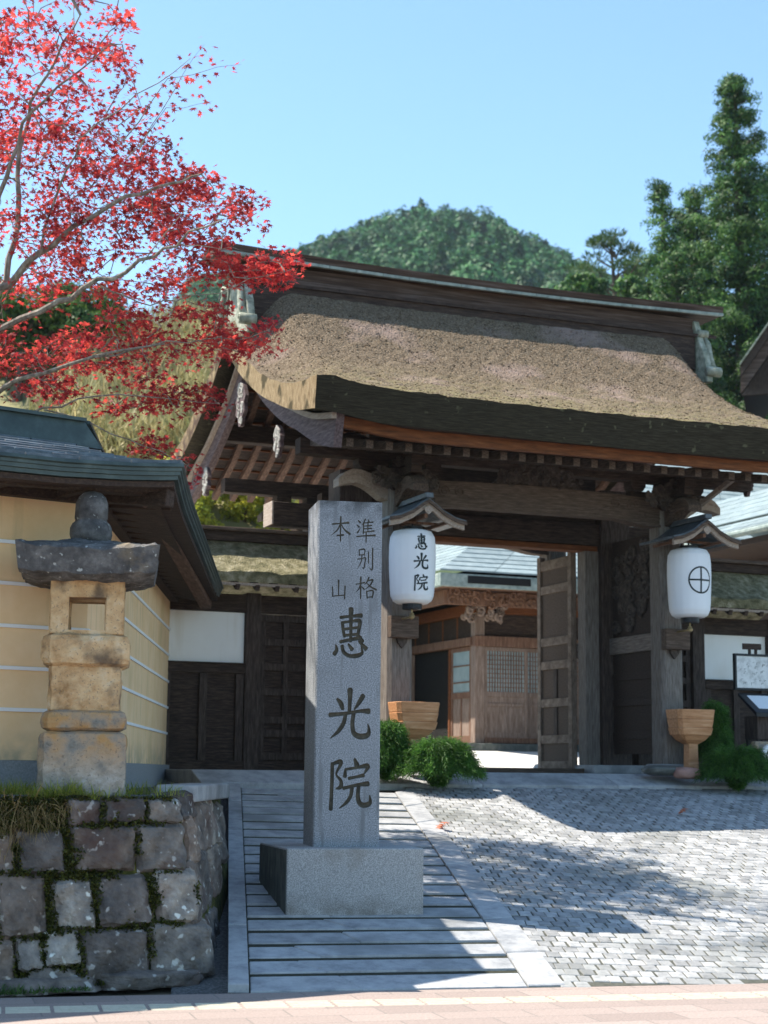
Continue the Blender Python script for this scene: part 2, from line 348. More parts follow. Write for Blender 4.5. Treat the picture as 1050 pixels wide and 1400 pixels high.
def scatter(name, tv, tf, pos, rot, scl, mat, parent=None, kind=None, extra=None):
    """one mesh of many copies of a small template (leaves, blades)"""
    tv = np.array(tv, float); k = len(tv); N = len(pos)
    off = ORG.get(parent.name, Vector((0, 0, 0))) if parent else Vector((0, 0, 0))
    v = np.einsum('nij,nkj->nki', rot, tv[None] * np.asarray(scl).reshape(N, 1, -1)) + pos[:, None, :] - np.array(off)
    v = v.reshape(-1, 3)
    m = len(tf[0])
    f = (np.array(tf)[None] + (np.arange(N) * k)[:, None, None]).reshape(-1, m)
    me = bpy.data.meshes.new(name)
    me.vertices.add(len(v)); me.vertices.foreach_set('co', v.ravel())
    me.loops.add(f.size); me.loops.foreach_set('vertex_index', f.ravel().astype(np.int32))
    me.polygons.add(len(f)); me.polygons.foreach_set('loop_start', np.arange(0, f.size, m, dtype=np.int32))
    me.update(calc_edges=True); me.validate()
    me.materials.append(MATS[mat])
    o = bpy.data.objects.new(name, me); COL.objects.link(o)
    if parent: o.parent = parent; ORG[o.name] = off
    if kind: o['kind'] = kind
    return o

def frames(d, roll=None):
    """rotation matrices whose X axis is d and whose Z leans up, rolled at random"""
    d = d / np.linalg.norm(d, axis=1, keepdims=True)
    upv = np.tile([0, 0, 1.0], (len(d), 1)) + rng.normal(0, 0.01, (len(d), 3))
    y = np.cross(upv, d); y /= np.linalg.norm(y, axis=1, keepdims=True)
    z = np.cross(d, y)
    if roll is not None:
        c, s_ = np.cos(roll)[:, None], np.sin(roll)[:, None]
        y, z = y * c + z * s_, z * c - y * s_
    return np.stack([d, y, z], axis=2)

def nframes(nrm):
    """rotation matrices whose Z axis is the given normal, spun at random"""
    z = nrm / (np.linalg.norm(nrm, axis=1, keepdims=True) + 1e-9)
    t = rng.normal(0, 1, z.shape); x = t - z * (t * z).sum(1, keepdims=True); x /= np.linalg.norm(x, axis=1, keepdims=True)
    return np.stack([x, np.cross(z, x), z], axis=2)

def rdirs(N, zs=1.0, zb=0.0):
    d = rng.normal(0, 1, (N, 3)); d[:, 2] = d[:, 2] * zs + zb
    return d / np.linalg.norm(d, axis=1, keepdims=True)

def ray(px, py):
    d = fw * F + r2 * (px - 525) - u2 * (py - 700)
    return d / d.y
def at(px, py, Y):
    return Vector((0, 0, EYE)) + ray(px, py) * Y

QUAD = ([(0, -0.5, 0), (1, -0.35, 0), (1, 0.35, 0), (0, 0.5, 0)], [(0, 1, 2, 3)])
BLADE = ([(0, -0.5, 0), (0.55, -0.42, 0.05), (1, 0, -0.04), (0.55, 0.42, 0.05), (0, 0.5, 0)], [(0, 1, 2, 3, 4)])

def hnoise(x, y, z=0.0):
    return (math.sin(x * 1.7 + y * 2.3 + z * 1.1) + math.sin(x * 3.1 - y * 1.9 + z * 2.7 + 1.3) * 0.6 + math.sin(x * 5.3 + y * 4.1 - z * 3.7 + 4.2) * 0.35) / 1.95

def rock(mb, c, size, yaw=0, seed=0, rough=0.05, p=5, n=7, mat=None, mi=0):
    """rounded irregular block"""
    rs = []
    a, b, h = size[0] / 2, size[1] / 2, size[2] / 2
    rot = Matrix.Rotation(yaw, 3, 'Z')
    N = n * 4
    vs, fs = [], []
    def put(d):
        m = (abs(d.x) ** p + abs(d.y) ** p + abs(d.z) ** p) ** (-1 / p)
        q = d * m
        k = 1 + rough * hnoise(q.x * 2 + seed * 3.1, q.y * 2 + seed * 1.7, q.z * 2 + seed)+ rough * .5 * hnoise(q.x * 5 + seed, q.y * 5, q.z * 5 + seed * 2.2)
        q = Vector((q.x * a * k, q.y * b * k, q.z * h * k))
        return rot @ q + Vector(c)
    for i in range(2 * n + 1):
        t = -1 + i / n
        th = math.tan(t * 0.7854) * 90 * R(1)
        th = t * math.pi / 2
        rs.append([put(Vector((math.cos(th) * math.cos(2 * math.pi * j / N + .001), math.cos(th) * math.sin(2 * math.pi * j / N + .001), math.sin(th) + 1e-5))) for j in range(N)])
    if mat: rs = [[mat @ v for v in r] for r in rs]
    mb.rings(rs, mi=mi)

# ------------------------------------------------------------------ ground and paving (world frame)
S0, A0 = Vector((-1.02, 11.81)), R(12.7)
S1, A1, ZT = Vector((2.24, 20.87)), TH, 1.33
def rz(x, y):
    d0 = -(x - S0.x) * math.sin(A0) + (y - S0.y) * math.cos(A0)
    d1 = (x - S1.x) * math.sin(A1) - (y - S1.y) * math.cos(A1)
    if d0 <= 0: return 0.0
    if d1 <= 0: return ZT
    return ZT * d0 / (d0 + d1)
def line_isect(p, d, q, e):
    k = d.x * e.y - d.y * e.x; t = ((q.x - p.x) * e.y - (q.y - p.y) * e.x) / k
    return p + d * t
D0, D1 = Vector((math.cos(A0), math.sin(A0))), Vector((math.cos(A1), math.sin(A1)))

mb = MB(); mb.add([(-3000, -500, -0.06), (3000, -500, -0.06), (3000, 5000, -0.06), (-3000, 5000, -0.06)], [(0, 1, 2, 3)])
mb.build('ground', 'earth', kind='structure')

def street():
    m = bpy.data.materials.new('street_tile'); m.use_nodes = True
    n, l = m.node_tree.nodes, m.node_tree.links; b = n['Principled BSDF']
    tc = n.new('ShaderNodeTexCoord'); mp = n.new('ShaderNodeMapping'); mp.inputs['Rotation'].default_value = (0, 0, -A0 - R(3))
    l.new(tc.outputs['Object'], mp.inputs[0])
    br = n.new('ShaderNodeTexBrick'); br.inputs['Scale'].default_value = 1.0
    br.inputs['Color1'].default_value = (0.33, 0.262, 0.228, 1); br.inputs['Color2'].default_value = (0.26, 0.205, 0.178, 1)
    br.inputs['Mortar'].default_value = (0.20, 0.17, 0.15, 1); br.inputs['Mortar Size'].default_value = 0.006
    br.inputs['Brick Width'].default_value = 0.6; br.inputs['Row Height'].default_value = 0.3
    l.new(mp.outputs[0], br.inputs[0])
    no = n.new('ShaderNodeTexNoise'); no.inputs['Scale'].default_value = 60; no.inputs['Detail'].default_value = 6
    l.new(tc.outputs['Object'], no.inputs[0])
    mx = n.new('ShaderNodeMix'); mx.data_type = 'RGBA'; mx.blend_type = 'OVERLAY'; mx.inputs[0].default_value = 0.5
    l.new(br.outputs[0], mx.inputs[6]); l.new(no.outputs[0], mx.inputs[7]); l.new(mx.outputs[2], b.inputs['Base Color'])
    bn = n.new('ShaderNodeBump'); bn.inputs['Strength'].default_value = 0.5; bn.inputs['Distance'].default_value = 0.004; bn.invert = True
    l.new(br.outputs['Fac'], bn.inputs['Height']); l.new(bn.outputs[0], b.inputs['Normal'])
    b.inputs['Roughness'].default_value = 0.85
    MATS['street_tile'] = m
street()
mb = MB()
pa, pb = S0 - D0 * 14, S0 + D0 * 16
nn = Vector((math.sin(A0), -math.cos(A0)))
mb.add([(pa.x, pa.y, -0.002), (pb.x, pb.y, -0.002), ((pb + nn * 14).x, (pb + nn * 14).y, -0.002), ((pa + nn * 14).x, (pa + nn * 14).y, -0.002)], [(0, 1, 2, 3)])
mb.build('pavement', 'street_tile', kind='structure')
mb = MB()
for k in range(4):      # raised guiding bars for the blind
    q = S0 + nn * (0.48 + k * 0.075) - D0 * 3
    for j in range(34):
        a = q + D0 * (j * 0.3 + 0.01); c = q + D0 * (j * 0.3 + 0.285); e = nn * 0.034
        mb.rings([[(a.x, a.y, -0.002), ((a + e).x, (a + e).y, -0.002), ((a + e * .8).x, (a + e * .8).y, 0.004), ((a + e * .2).x, (a + e * .2).y, 0.004)],
                  [(c.x, c.y, -0.002), ((c + e).x, (c + e).y, -0.002), ((c + e * .8).x, (c + e * .8).y, 0.004), ((c + e * .2).x, (c + e * .2).y, 0.004)]])
mb.build('tactile_paving', 'sidewalk_strip', kind='structure')

# mortar bed under all of the slope
KL0, KL1 = Vector((-1.03, 11.84)), Vector((-1.72, 19.18))     # left edge of the left kerb
KR0, KR1 = Vector((1.06, 12.30)), Vector((0.16, 19.62))       # inner edge of the right kerb
def slope_sheet(name, mat, P0, P1, Q0, Q1, dz, nu=12, nv=24):
    mb = MB(); vs = []
    for i in range(nv + 1):
        for j in range(nu + 1):
            a = P0.lerp(P1, i / nv); b = Q0.lerp(Q1, i / nv); p = a.lerp(b, j / nu)
            vs.append((p.x, p.y, rz(p.x, p.y) + dz))
    fs = [(i * (nu + 1) + j, i * (nu + 1) + j + 1, (i + 1) * (nu + 1) + j + 1, (i + 1) * (nu + 1) + j) for i in range(nv) for j in range(nu)]
    mb.add(vs, fs)
    return mb.build(name, mat, kind='structure')
E0_, E1_ = S0 + D0 * 11.5, S1 + D1 * 7.5
slope_sheet('path_bed', 'joint', KL0, KL1, KR0, KR1, -0.010)
slope_sheet('ramp_bed', 'sett_joint', KR0, KR1, E0_, E1_, -0.006)
slope_sheet('gutter', 'gravel', Vector((-1.42, 11.75)), Vector((-2.1, 19.1)), KL0 + Vector((-.0, .0)), KL1 + Vector((-.0, .0)), -0.13, 3, 20)

def slab_quad(mb, c4, top, bot, inset=0.008):
    cx = sum((p for p in c4), Vector((0, 0))) / 4
    v = []
    for p in c4: v.append((p.x, p.y, rz(p.x, p.y) + bot))
    for p in c4: v.append((p.x, p.y, rz(p.x, p.y) + top - inset))
    for p in c4:
        d = (cx - p).normalized(); q = p + d * inset * 1.4
        v.append((q.x, q.y, rz(q.x, q.y) + top))
    fs = [(8, 9, 10, 11)]
    for i in range(4):
        j = (i + 1) % 4
        fs += [(i, j, 4 + j, 4 + i), (4 + i, 4 + j, 8 + j, 8 + i)]
    mb.add(v, fs)

KL0b, KL1b = Vector((-0.89, 11.86)), Vector((-1.585, 19.2))
KR0b, KR1b = Vector((1.325, 12.36)), Vector((0.345, 19.88))
mb = MB()
cuts = [0, 0.13, 0.345, 0.66, 1.0] if False else [0.0, 0.20, 0.40, 0.66, 0.86, 1.0]
for a, b in zip(cuts[:-1], cuts[1:]):
    slab_quad(mb, [KL0.lerp(KL1, a + .002), KL0b.lerp(KL1b, a + .002), KL0b.lerp(KL1b, b - .002), KL0.lerp(KL1, b - .002)], 0.05, -0.14)
cuts = [0, .11, .24, .36, .5, .62, .76, .88, 1.0]
for a, b in zip(cuts[:-1], cuts[1:]):
    slab_quad(mb, [KR0.lerp(KR1, a + .0015), KR0b.lerp(KR1b, a + .0015), KR0b.lerp(KR1b, b - .0015), KR0.lerp(KR1, b - .0015)], 0.012, -0.08)
mb.build('path_kerb', 'slab', kind='structure', bevel=0)
mb = MB()
NS = 20
for i in range(NS):
    a, b = i / NS, (i + 1) / NS
    g = 0.0072 if i else 0.0
    L0, L1 = KL0b.lerp(KL1b, a + g), KL0b.lerp(KL1b, b - .0072)
    R0, R1 = KR0.lerp(KR1, a + g), KR0.lerp(KR1, b - .0072)
    L0 = L0.lerp(R0, 0.006); L1 = L1.lerp(R1, .006); R0 = R0.lerp(L0, .004); R1 = R1.lerp(L1, .004)
    t0 = random.uniform(.25, .7); sh = random.uniform(0.06, .14)
    tilt = random.uniform(-.004, .004)
    slab_quad(mb, [L0, L0.lerp(R0, t0 - .0012), L1.lerp(R1, t0 - sh - .0012), L1], 0.004 + tilt, -0.08, 0.006)
    slab_quad(mb, [L0.lerp(R0, t0 + .0012), R0, R1, L1.lerp(R1, t0 - sh + .0012)], 0.004 - tilt, -0.08, 0.006)
mb.build('path', 'slab', kind='structure')
# granite setts of the drive
mb = MB()
SU, SV = 0.112, 0.15
du, dv = Vector((math.cos(R(5.4)), math.sin(R(5.4)))), Vector((-math.sin(R(5.4)), math.cos(R(5.4))))
def side(p, a, b): return (b.x - a.x) * (p.y - a.y) - (b.y - a.y) * (p.x - a.x)
for i in range(-6, 75):
    for j in range(-16, 115):
        o = S0 + dv * (i * SV + 0.07) + du * (j * SU + (0.5 * SU if i % 2 else 0) + 0.05)
        o += du * random.uniform(-.006, .006) + dv * random.uniform(-.006, .006)
        if side(o, KR0b, KR1b) > 0.03 * 7.5: continue
        if side(o, S0, S0 + D0) < 0.045: continue
        if side(o, S1, S1 + D1) > -0.06: continue
        h = random.uniform(-.003, .004)
        a_, b_ = SU * random.uniform(.435, .465), SV * random.uniform(.44, .47)
        c4 = [o - du * a_ - dv * b_, o + du * a_ - dv * b_, o + du * a_ + dv * b_, o - du * a_ + dv * b_]
        c4 = [p + Vector((random.uniform(-.006, .006), random.uniform(-.006, .006))) for p in c4]
        slab_quad(mb, c4, h, -0.065, 0.005)
mb.build('driveway', 'sett', kind='structure')

# raised temple grounds: left terrace, gate platform, courtyard
def poly_block(name, mat, pts, z0, z1, bevel=0):
    mb = MB(); mb.prism(pts, 'z', z0, z1); return mb.build(name, mat, kind='structure', bevel=bevel)
poly_block('terrace', 'gravel', [(-1.56, 12.72), (-1.50, 14.9), (-1.82, 19.3), (-2.2, 20.6), (-14, 20.6), (-14, 7.4), (-2.9, 12.05)], -0.05, 1.31)
def gw(x, y, z=0): return GATE @ Vector((x, y, z))
mb = MB()
for x0, x1 in [(-4.6, -2.9), (-2.895, -1.1), (-1.095, .75), (.755, 2.6), (2.605, 4.6), (4.605, 8)]:
    mb.prism([(-.75, -.24), (-.75, -.165), (-.74, -.155), (-.30, -.014), (-.30, -.24)], 'x', x0, x1)
mb.box(-4.6, 8, -.295, 2.7, -.24, -.016)
mb.v = [tuple(GATE @ Vector(v)) for v in mb.v]
mb.build('gate_platform', 'slab', kind='structure', bevel=.012)
mb = MB()
vs = [gw(-16, 2.7, -.02), gw(30, 2.7, -.02), gw(30, 10, .40), gw(-16, 10, .40), gw(30, 60, .42), gw(-16, 60, .42),
      gw(-16, 2.7, -1.6), gw(30, 2.7, -1.6)]
mb.add(vs, [(0, 1, 2, 3), (3, 2, 4, 5), (6, 7, 1, 0)])
mb.build('courtyard', 'courtyard', kind='structure')
mb = MB()
vs = [gw(4.6, -.75, -.19), gw(30, -.75, -.19), gw(30, 2.7, -.03), gw(8, 2.7, -.03), gw(4.6, 2.7, -.03)]
mb.add([gw(-16, -.55, -.21), gw(-4.6, -.55, -.21), gw(-4.6, 2.7, -.05), gw(-16, 2.7, -.05)], [(0, 1, 2, 3)])
mb.add([gw(7.9, -.75, -.19), gw(30, -.75, -.19), gw(30, 2.7, -.03), gw(7.9, 2.7, -.03)], [(0, 1, 2, 3)])
mb.build('forecourt', 'gravel', kind='structure')
# ------------------------------------------------------------------ the gate (gate frame: x along, y back, z up)
YC = 1.85
def interp(y, pts):
    for (a, za), (b, zb) in zip(pts[:-1], pts[1:]):
        if y <= b: 
            t = (y - a) / (b - a); return za + (zb - za) * t
    return pts[-1][1]
def smooth_pts(pts, n=60):
    """Catmull-Rom resample of (y,z) stations"""
    out = []
    P = [pts[0]] + list(pts) + [pts[-1]]
    for i in range(1, len(P) - 2):
        for k in range(n):
            t = k / n; p0, p1, p2, p3 = P[i - 1], P[i], P[i + 1], P[i + 2]
            f = lambda c: 0.5 * (2 * p1[c] + (p2[c] - p0[c]) * t + (2 * p0[c] - 5 * p1[c] + 4 * p2[c] - p3[c]) * t * t + (3 * p1[c] - p0[c] - 3 * p2[c] + p3[c]) * t ** 3)
            out.append((f(0), f(1)))
    out.append(pts[-1]); return out
MID = smooth_pts([(-1.84, 4.28), (-1, 4.57), (0, 5.03), (.7, 5.50), (1.2, 5.96), (1.55, 6.33), (1.85, 6.48)], 12)
VER = smooth_pts([(-1.84, 4.41), (-.96, 4.50), (.02, 4.79), (.92, 5.23), (1.5, 5.62), (1.85, 5.92)], 12)
THK = [(-1.84, .40), (-.9, .33), (-.3, .29), (1.85, .32)]
def fold(y): return YC - abs(y - YC)
def sstep(t): t = max(0, min(1, t)); return t * t * (3 - 2 * t)
def ztop(x, y):
    f = fold(y); w_ = sstep((abs(x) - 2.85) / .84)
    up_ = .05 * (x / 3.6) ** 2
    return interp(f, MID) * (1 - w_) + interp(f, VER) * w_ + up_ * (1 - w_)
def zbot(x, y): return ztop(x, y) - interp(fold(y), THK)

gate = thing('temple_gate', 'large weathered timber gate with thick bark roof and open doors', 'gate')
# bark roof
mb = MB()
xs = sorted(set([round(-3.69 + 7.38 * i / 64, 4) for i in range(65)] + [s * v for s in (-1, 1) for v in (3.65, 3.6, 3.52, 3.4, 3.3, 3.2, 3.1, 3.0)]))
ys = [-1.84 + 6.79 * i / 72 for i in range(73)]
top, bot = [], []
for x in xs:
    e = (abs(x) / 3.69) ** 30
    top.append([(x, y, ztop(x, y) + .012 * hnoise(x * 6, y * 6) + .008 * hnoise(x * 17, y * 15, 2) - .02 * e) for y in ys])
    bot.append([(x, y + (.05 if y < YC else -.05) * (1 if (y < -1.75 or y > 4.9) else 0), zbot(x, y)) for y in ys])
n = len(ys); vs = [p for r in top for p in r] + [p for r in bot for p in r]; K = len(xs) * n
ft, fb, fe, fc = [], [], [], []
for i in range(len(xs) - 1):
    for j in range(n - 1):
        a = i * n + j
        ft.append((a, a + n, a + n + 1, a + 1)); fb.append((K + a, K + a + 1, K + a + n + 1, K + a + n))
    for j in (0, n - 1):
        a = i * n + j; fe.append((a, a + n, K + a + n, K + a))
for j in range(n - 1):
    for i in (0, len(xs) - 1):
        a = i * n + j; fc.append((a, a + 1, K + a + 1, K + a))
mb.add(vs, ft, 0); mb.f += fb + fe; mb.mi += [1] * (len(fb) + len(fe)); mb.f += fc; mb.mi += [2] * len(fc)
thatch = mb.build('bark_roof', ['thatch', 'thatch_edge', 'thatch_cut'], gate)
# loose tufts of weathered bark and moss so that the surface is not a clean sheet
N = 9000
px_ = rng.uniform(-3.62, 3.62, N); py_ = rng.uniform(-1.82, 1.5, N)
pz_ = np.array([ztop(a, b) for a, b in zip(px_, py_)])
d = np.stack([rng.normal(0, .8, N), -np.ones(N), rng.normal(-.28, .22, N)], 1)
pos = np.stack([px_, py_, pz_ - .004], 1)
scatter('bark_tuft', *BLADE, pos, frames(d, rng.uniform(0, 6, N)), np.stack([rng.uniform(.02, .05, N), rng.uniform(.010, .022, N), np.full(N, .1)], 1), 'thatch', thatch, kind='stuff')
# ridge
mb = MB(); mb.box(-3.45, 3.45, YC - .34, YC + .34, 5.9, 6.45); rdg = mb.build('ridge_base', 'wood', gate, bevel=.02)
mb = MB()
for k in range(18):
    x = -3.4 + k * .4
    mb.box(x, x + .395, YC - .37, YC - .341, 6.40, 6.445)
mb.build('ridge_course', 'wood', gate)
mb = MB()
mb.rings([[(x, YC - .27, 6.45), (x, YC - .27, 6.53), (x, YC - .25, 6.54), (x, YC - .25, 6.70), (x, YC + .25, 6.70), (x, YC + .25, 6.54), (x, YC + .27, 6.53), (x, YC + .27, 6.45)] for x in (-3.5, 3.5)])
mb.build('ridge_board', 'wood_ridge', gate)
mb = MB()
ns = 20
rs = []
for i in range(ns + 1):
    x = -3.92 + 7.84 * i / ns; u = .07 * (x / 3.9) ** 2
    rs.append([(x, YC + a, b + u) for a, b in ((-.34, 6.70), (-.37, 6.735), (-.39, 6.83), (0, 6.92), (.39, 6.83), (.37, 6.735), (.34, 6.70))])
mb.rings(rs)
cap = mb.build('ridge_cap', 'wood_ridge', gate)
mb = MB()
for i in range(ns):
    x0, x1 = -3.92 + 7.84 * i / ns, -3.92 + 7.84 * (i + 1) / ns - .006; u0, u1 = .07 * (x0 / 3.9) ** 2, .07 * (x1 / 3.9) ** 2
    for s in (-1,):
        mb.rings([[(x0, YC + s * a, b + u0) for a, b in ((.34, 6.69), (.395, 6.69), (.40, 6.728), (.36, 6.728))], [(x1, YC + s * a, b + u1) for a, b in ((.34, 6.69), (.395, 6.69), (.40, 6.728), (.36, 6.728))]])
mb.build('cap_edging', 'patina_pale', cap)
# ridge-end ornaments: board with a scroll and a curl at its foot
def spiral(c, r0, r1, turns, n=24, a0=0, plane='yz', x=0):
    out = []
    for i in range(n + 1):
        t = i / n; a = a0 + turns * 2 * math.pi * t; r = r0 + (r1 - r0) * t
        p = (c[0] + r * math.cos(a), c[1] + r * math.sin(a))
        out.append((x, *p) if plane == 'yz' else (p[0], x, p[1]))
    return out
for s in (-1, 1):
    prof_t = [(YC - .62, 5.84), (YC - .52, 6.14), (YC - .40, 6.34), (YC - .34, 6.5), (YC - .28, 6.66), (YC, 6.69), (YC + .28, 6.66), (YC + .34, 6.5), (YC + .40, 6.30), (YC + .52, 6.12), (YC + .62, 5.80)]
    prof_b = [(y_, min(z_ - .12, 5.78 + abs(y_ - YC) * -.25 + .1)) for y_, z_ in prof_t]
    prof_b = [(y_, 5.66 if abs(y_ - YC) > .5 else 5.72) for y_, z_ in prof_t]
    mb = MB(); mb.band(prof_t, prof_b, 'x', s * 3.46, s * 3.56)
    orn = mb.build('ridge_end_board', 'patina_bone', gate, bevel=.015)
    for q in (-1, 1):
        mb = MB()
        mb.tube([(s * 3.46, YC + q * .62, 5.82), (s * 3.68, YC + q * .62, 5.82)], .075, 14)
        mb.tube([(s * 3.48, YC + q * .36, 6.45), (s * 3.64, YC + q * .36, 6.45)], .06, 14)
        mb.tube([(s * 3.60, YC + q * .60, 5.86), (s * 3.62, YC + q * .46, 6.05), (s * 3.62, YC + q * .42, 6.28), (s * 3.6, YC + q * .34, 6.42)], [.04, .05, .04, .03], 8)
        for r_ in (.05, .03): mb.tube([(s * 3.685 + 0, YC + q * .62 + r_ * math.cos(a_), 5.82 + r_ * math.sin(a_)) for a_ in [k_ * .524 for k_ in range(13)]], .008, 5)
        for d_ in (.07, .13): mb.tube([(s * 3.575, YC + q * (.60 - d_), 5.90), (s * 3.575, YC + q * (.47 - d_), 6.08), (s * 3.575, YC + q * (.42 - d_), 6.3), (s * 3.575, YC + q * (.34 - d_ * .8), 6.5)], .014, 5)
        mb.build('scroll', 'patina_bone', orn, smooth=True)
# bargeboards under the verge
def curve_pts(y0, y1, n, fz): return [(y0 + (y1 - y0) * i / n, fz(y0 + (y1 - y0) * i / n)) for i in range(n + 1)]
for s in (-1, 1):
    for q in (0, 1):
        m_ = (lambda y: y) if q == 0 else (lambda y: 2 * YC - y)
        top = [(m_(y), z - .02) for y, z in curve_pts(-1.72 if q == 0 else -1.15, YC - .0, 26, lambda y: zbot(3.6, y))]
        bot = [(m_(y), z - .02 - (.30 + .10 * sstep((-.2 - y) / 1.5))) for y, z in curve_pts(-1.62 if q == 0 else -1.05, YC - .0, 26, lambda y: zbot(3.6, y))]
        mb = MB(); mb.band(top, bot, 'x', s * 3.30, s * 3.40)
        bb = mb.build('bargeboard', 'wood_purple', gate)
        top2 = [(y, z - .0) for y, z in top]; bot2 = [(y, z - .07) for y, z in top]
        mb = MB(); mb.band(top2, bot2, 'x', s * 3.402, s * 3.46)
        mb.build('bargeboard_moulding', 'wood_pale' , bb)
    # pendants
    def pendant(yc, zc, h, w_):
        mb = MB()
        outl = [(0, h * .5), (w_ * .30, h * .36), (w_ * .5, h * .12), (w_ * .36, -.02 * h), (w_ * .44, -.2 * h), (w_ * .22, -.3 * h), (w_ * .1, -.5 * h), (-w_ * .1, -.5 * h), (-w_ * .22, -.3 * h), (-w_ * .44, -.2 * h), (-w_ * .36, -.02 * h), (-w_ * .5, h * .12), (-w_ * .30, h * .36)]
        mb.prism([(yc + a, zc + b) for a, b in outl], 'x', s * 3.405, s * 3.455)
        pd = mb.build('gable_pendant', 'wood_purple', gate)
        mb = MB()
        for k in range(26):
            b = random.uniform(-.42, .40); a = random.uniform(-.42, .42) * (1 - abs(b) * 1.3)
            mb.tube(spiral((yc + a * w_, zc + b * h), .05 * w_ + .022, .008, 1.4, 14, random.uniform(0, 6), 'yz', s * 3.458), .011, 5)
        mb.build('scroll_work', 'carved_pale', pd)
        return pd
    pendant(YC, 4.82, .62, .46); pendant(.25, 4.02, .42, .30); pendant(2 * YC - .25, 4.02, .42, .30)
# rafters follow the underside in straight runs, laths cross them, boards above
def raf(y): return interp(fold(y), MID) - .45 - .12 * sstep((fold(y) - .6) / 1.0)
def soff(y): return raf(y) + .04
mb = MB()
for q in (0, 1):
    st = [-1.52, -.9, -.2, .5, 1.2, 1.55, YC]
    st = st if q == 0 else [2 * YC - y for y in [-1.1] + st[1:]]
    for a, b in zip(st[:-1], st[1:]):
        mb.band([(a, soff(a) + .028), (b, soff(b) + .028)], [(a, soff(a)), (b, soff(b))], 'x', -3.28, 3.28)
mb.build('roof_boarding', 'wood', gate)
first = {}
nr = 24
for q in (0, 1):
    for k in range(nr):
        x = -3.18 + 6.36 * k / (nr - 1)
        key = q
        if key not in first:
            mb = MB(); st = [-1.42, -.9, -.2, .5, 1.2, 1.55, YC]
            st = st if q == 0 else [2 * YC - y for y in [-1.15] + st[1:]]
            rs = [[(-3.18 - .042, y, raf(y) + .03), (-3.18 + .042, y, raf(y) + .03), (-3.18 + .042, y, raf(y) - .07), (-3.18 - .042, y, raf(y) - .07)] for y in st]
            mb.rings(rs); first[key] = mb.build('rafter', 'wood_red_y' if q else 'wood_y', gate)  # rear rafters paler than the front: bounced light put into the wood colour
        else:
            c = first[key].copy(); COL.objects.link(c); c.location.x = x + 3.18; ORG[c.name] = Vector()
mb = MB()
for y in [-.55 + i * .24 for i in range(22) if -.55 + i * .24 < 4.85]:
    if abs(y - YC) < .1: continue
    mb.box(-3.27, 3.27, y - .022, y + .022, raf(y) + .031, raf(y) + .06)
mb.build('lath', 'wood_red', gate)
# eave board in red-brown and the dark board above it
mb = MB()
rs = []
for i in range(25):
    x = -3.36 + 6.72 * i / 24; u = .10 * sstep((abs(x) - 2.3) / 1.2)
    rs.append([(x, -1.62, 3.775 + u), (x, -1.54, 3.775 + u), (x, -1.54, 3.905 + u), (x, -1.62, 3.905 + u)])
mb.rings(rs); fas = mb.build('eave_board', 'wood_red', gate)
c = fas.copy(); COL.objects.link(c); c.location.y = 2 * YC + 2.58; c.location.z = .30; ORG[c.name] = Vector()
mb = MB(); rs = []
for i in range(25):
    x = -3.4 + 6.8 * i / 24; u = .12 * sstep((abs(x) - 2.3) / 1.3)
    rs.append([(x, -1.72, 3.91 + u), (x, -1.5, 3.91 + u), (x, -1.5, 3.96 + u), (x, -1.72, 3.96 + u)])
mb.rings(rs); mb.build('eave_batten', 'wood', gate)
# lower tier of short rafters under the eave board
f0 = None
for k in range(26):
    x = -3.1 + 6.2 * k / 25
    if f0 is None:
        mb = MB(); mb.rings([[(x - .045, y, z), (x + .045, y, z), (x + .045, y, z - .10), (x - .045, y, z - .10)] for y, z in ((-1.36, 3.80), (.1, 4.06))])
        f0 = mb.build('eave_rafter', 'wood_y', gate); f0x = x
    else:
        c = f0.copy(); COL.objects.link(c); c.location.x = x - f0x; ORG[c.name] = Vector()
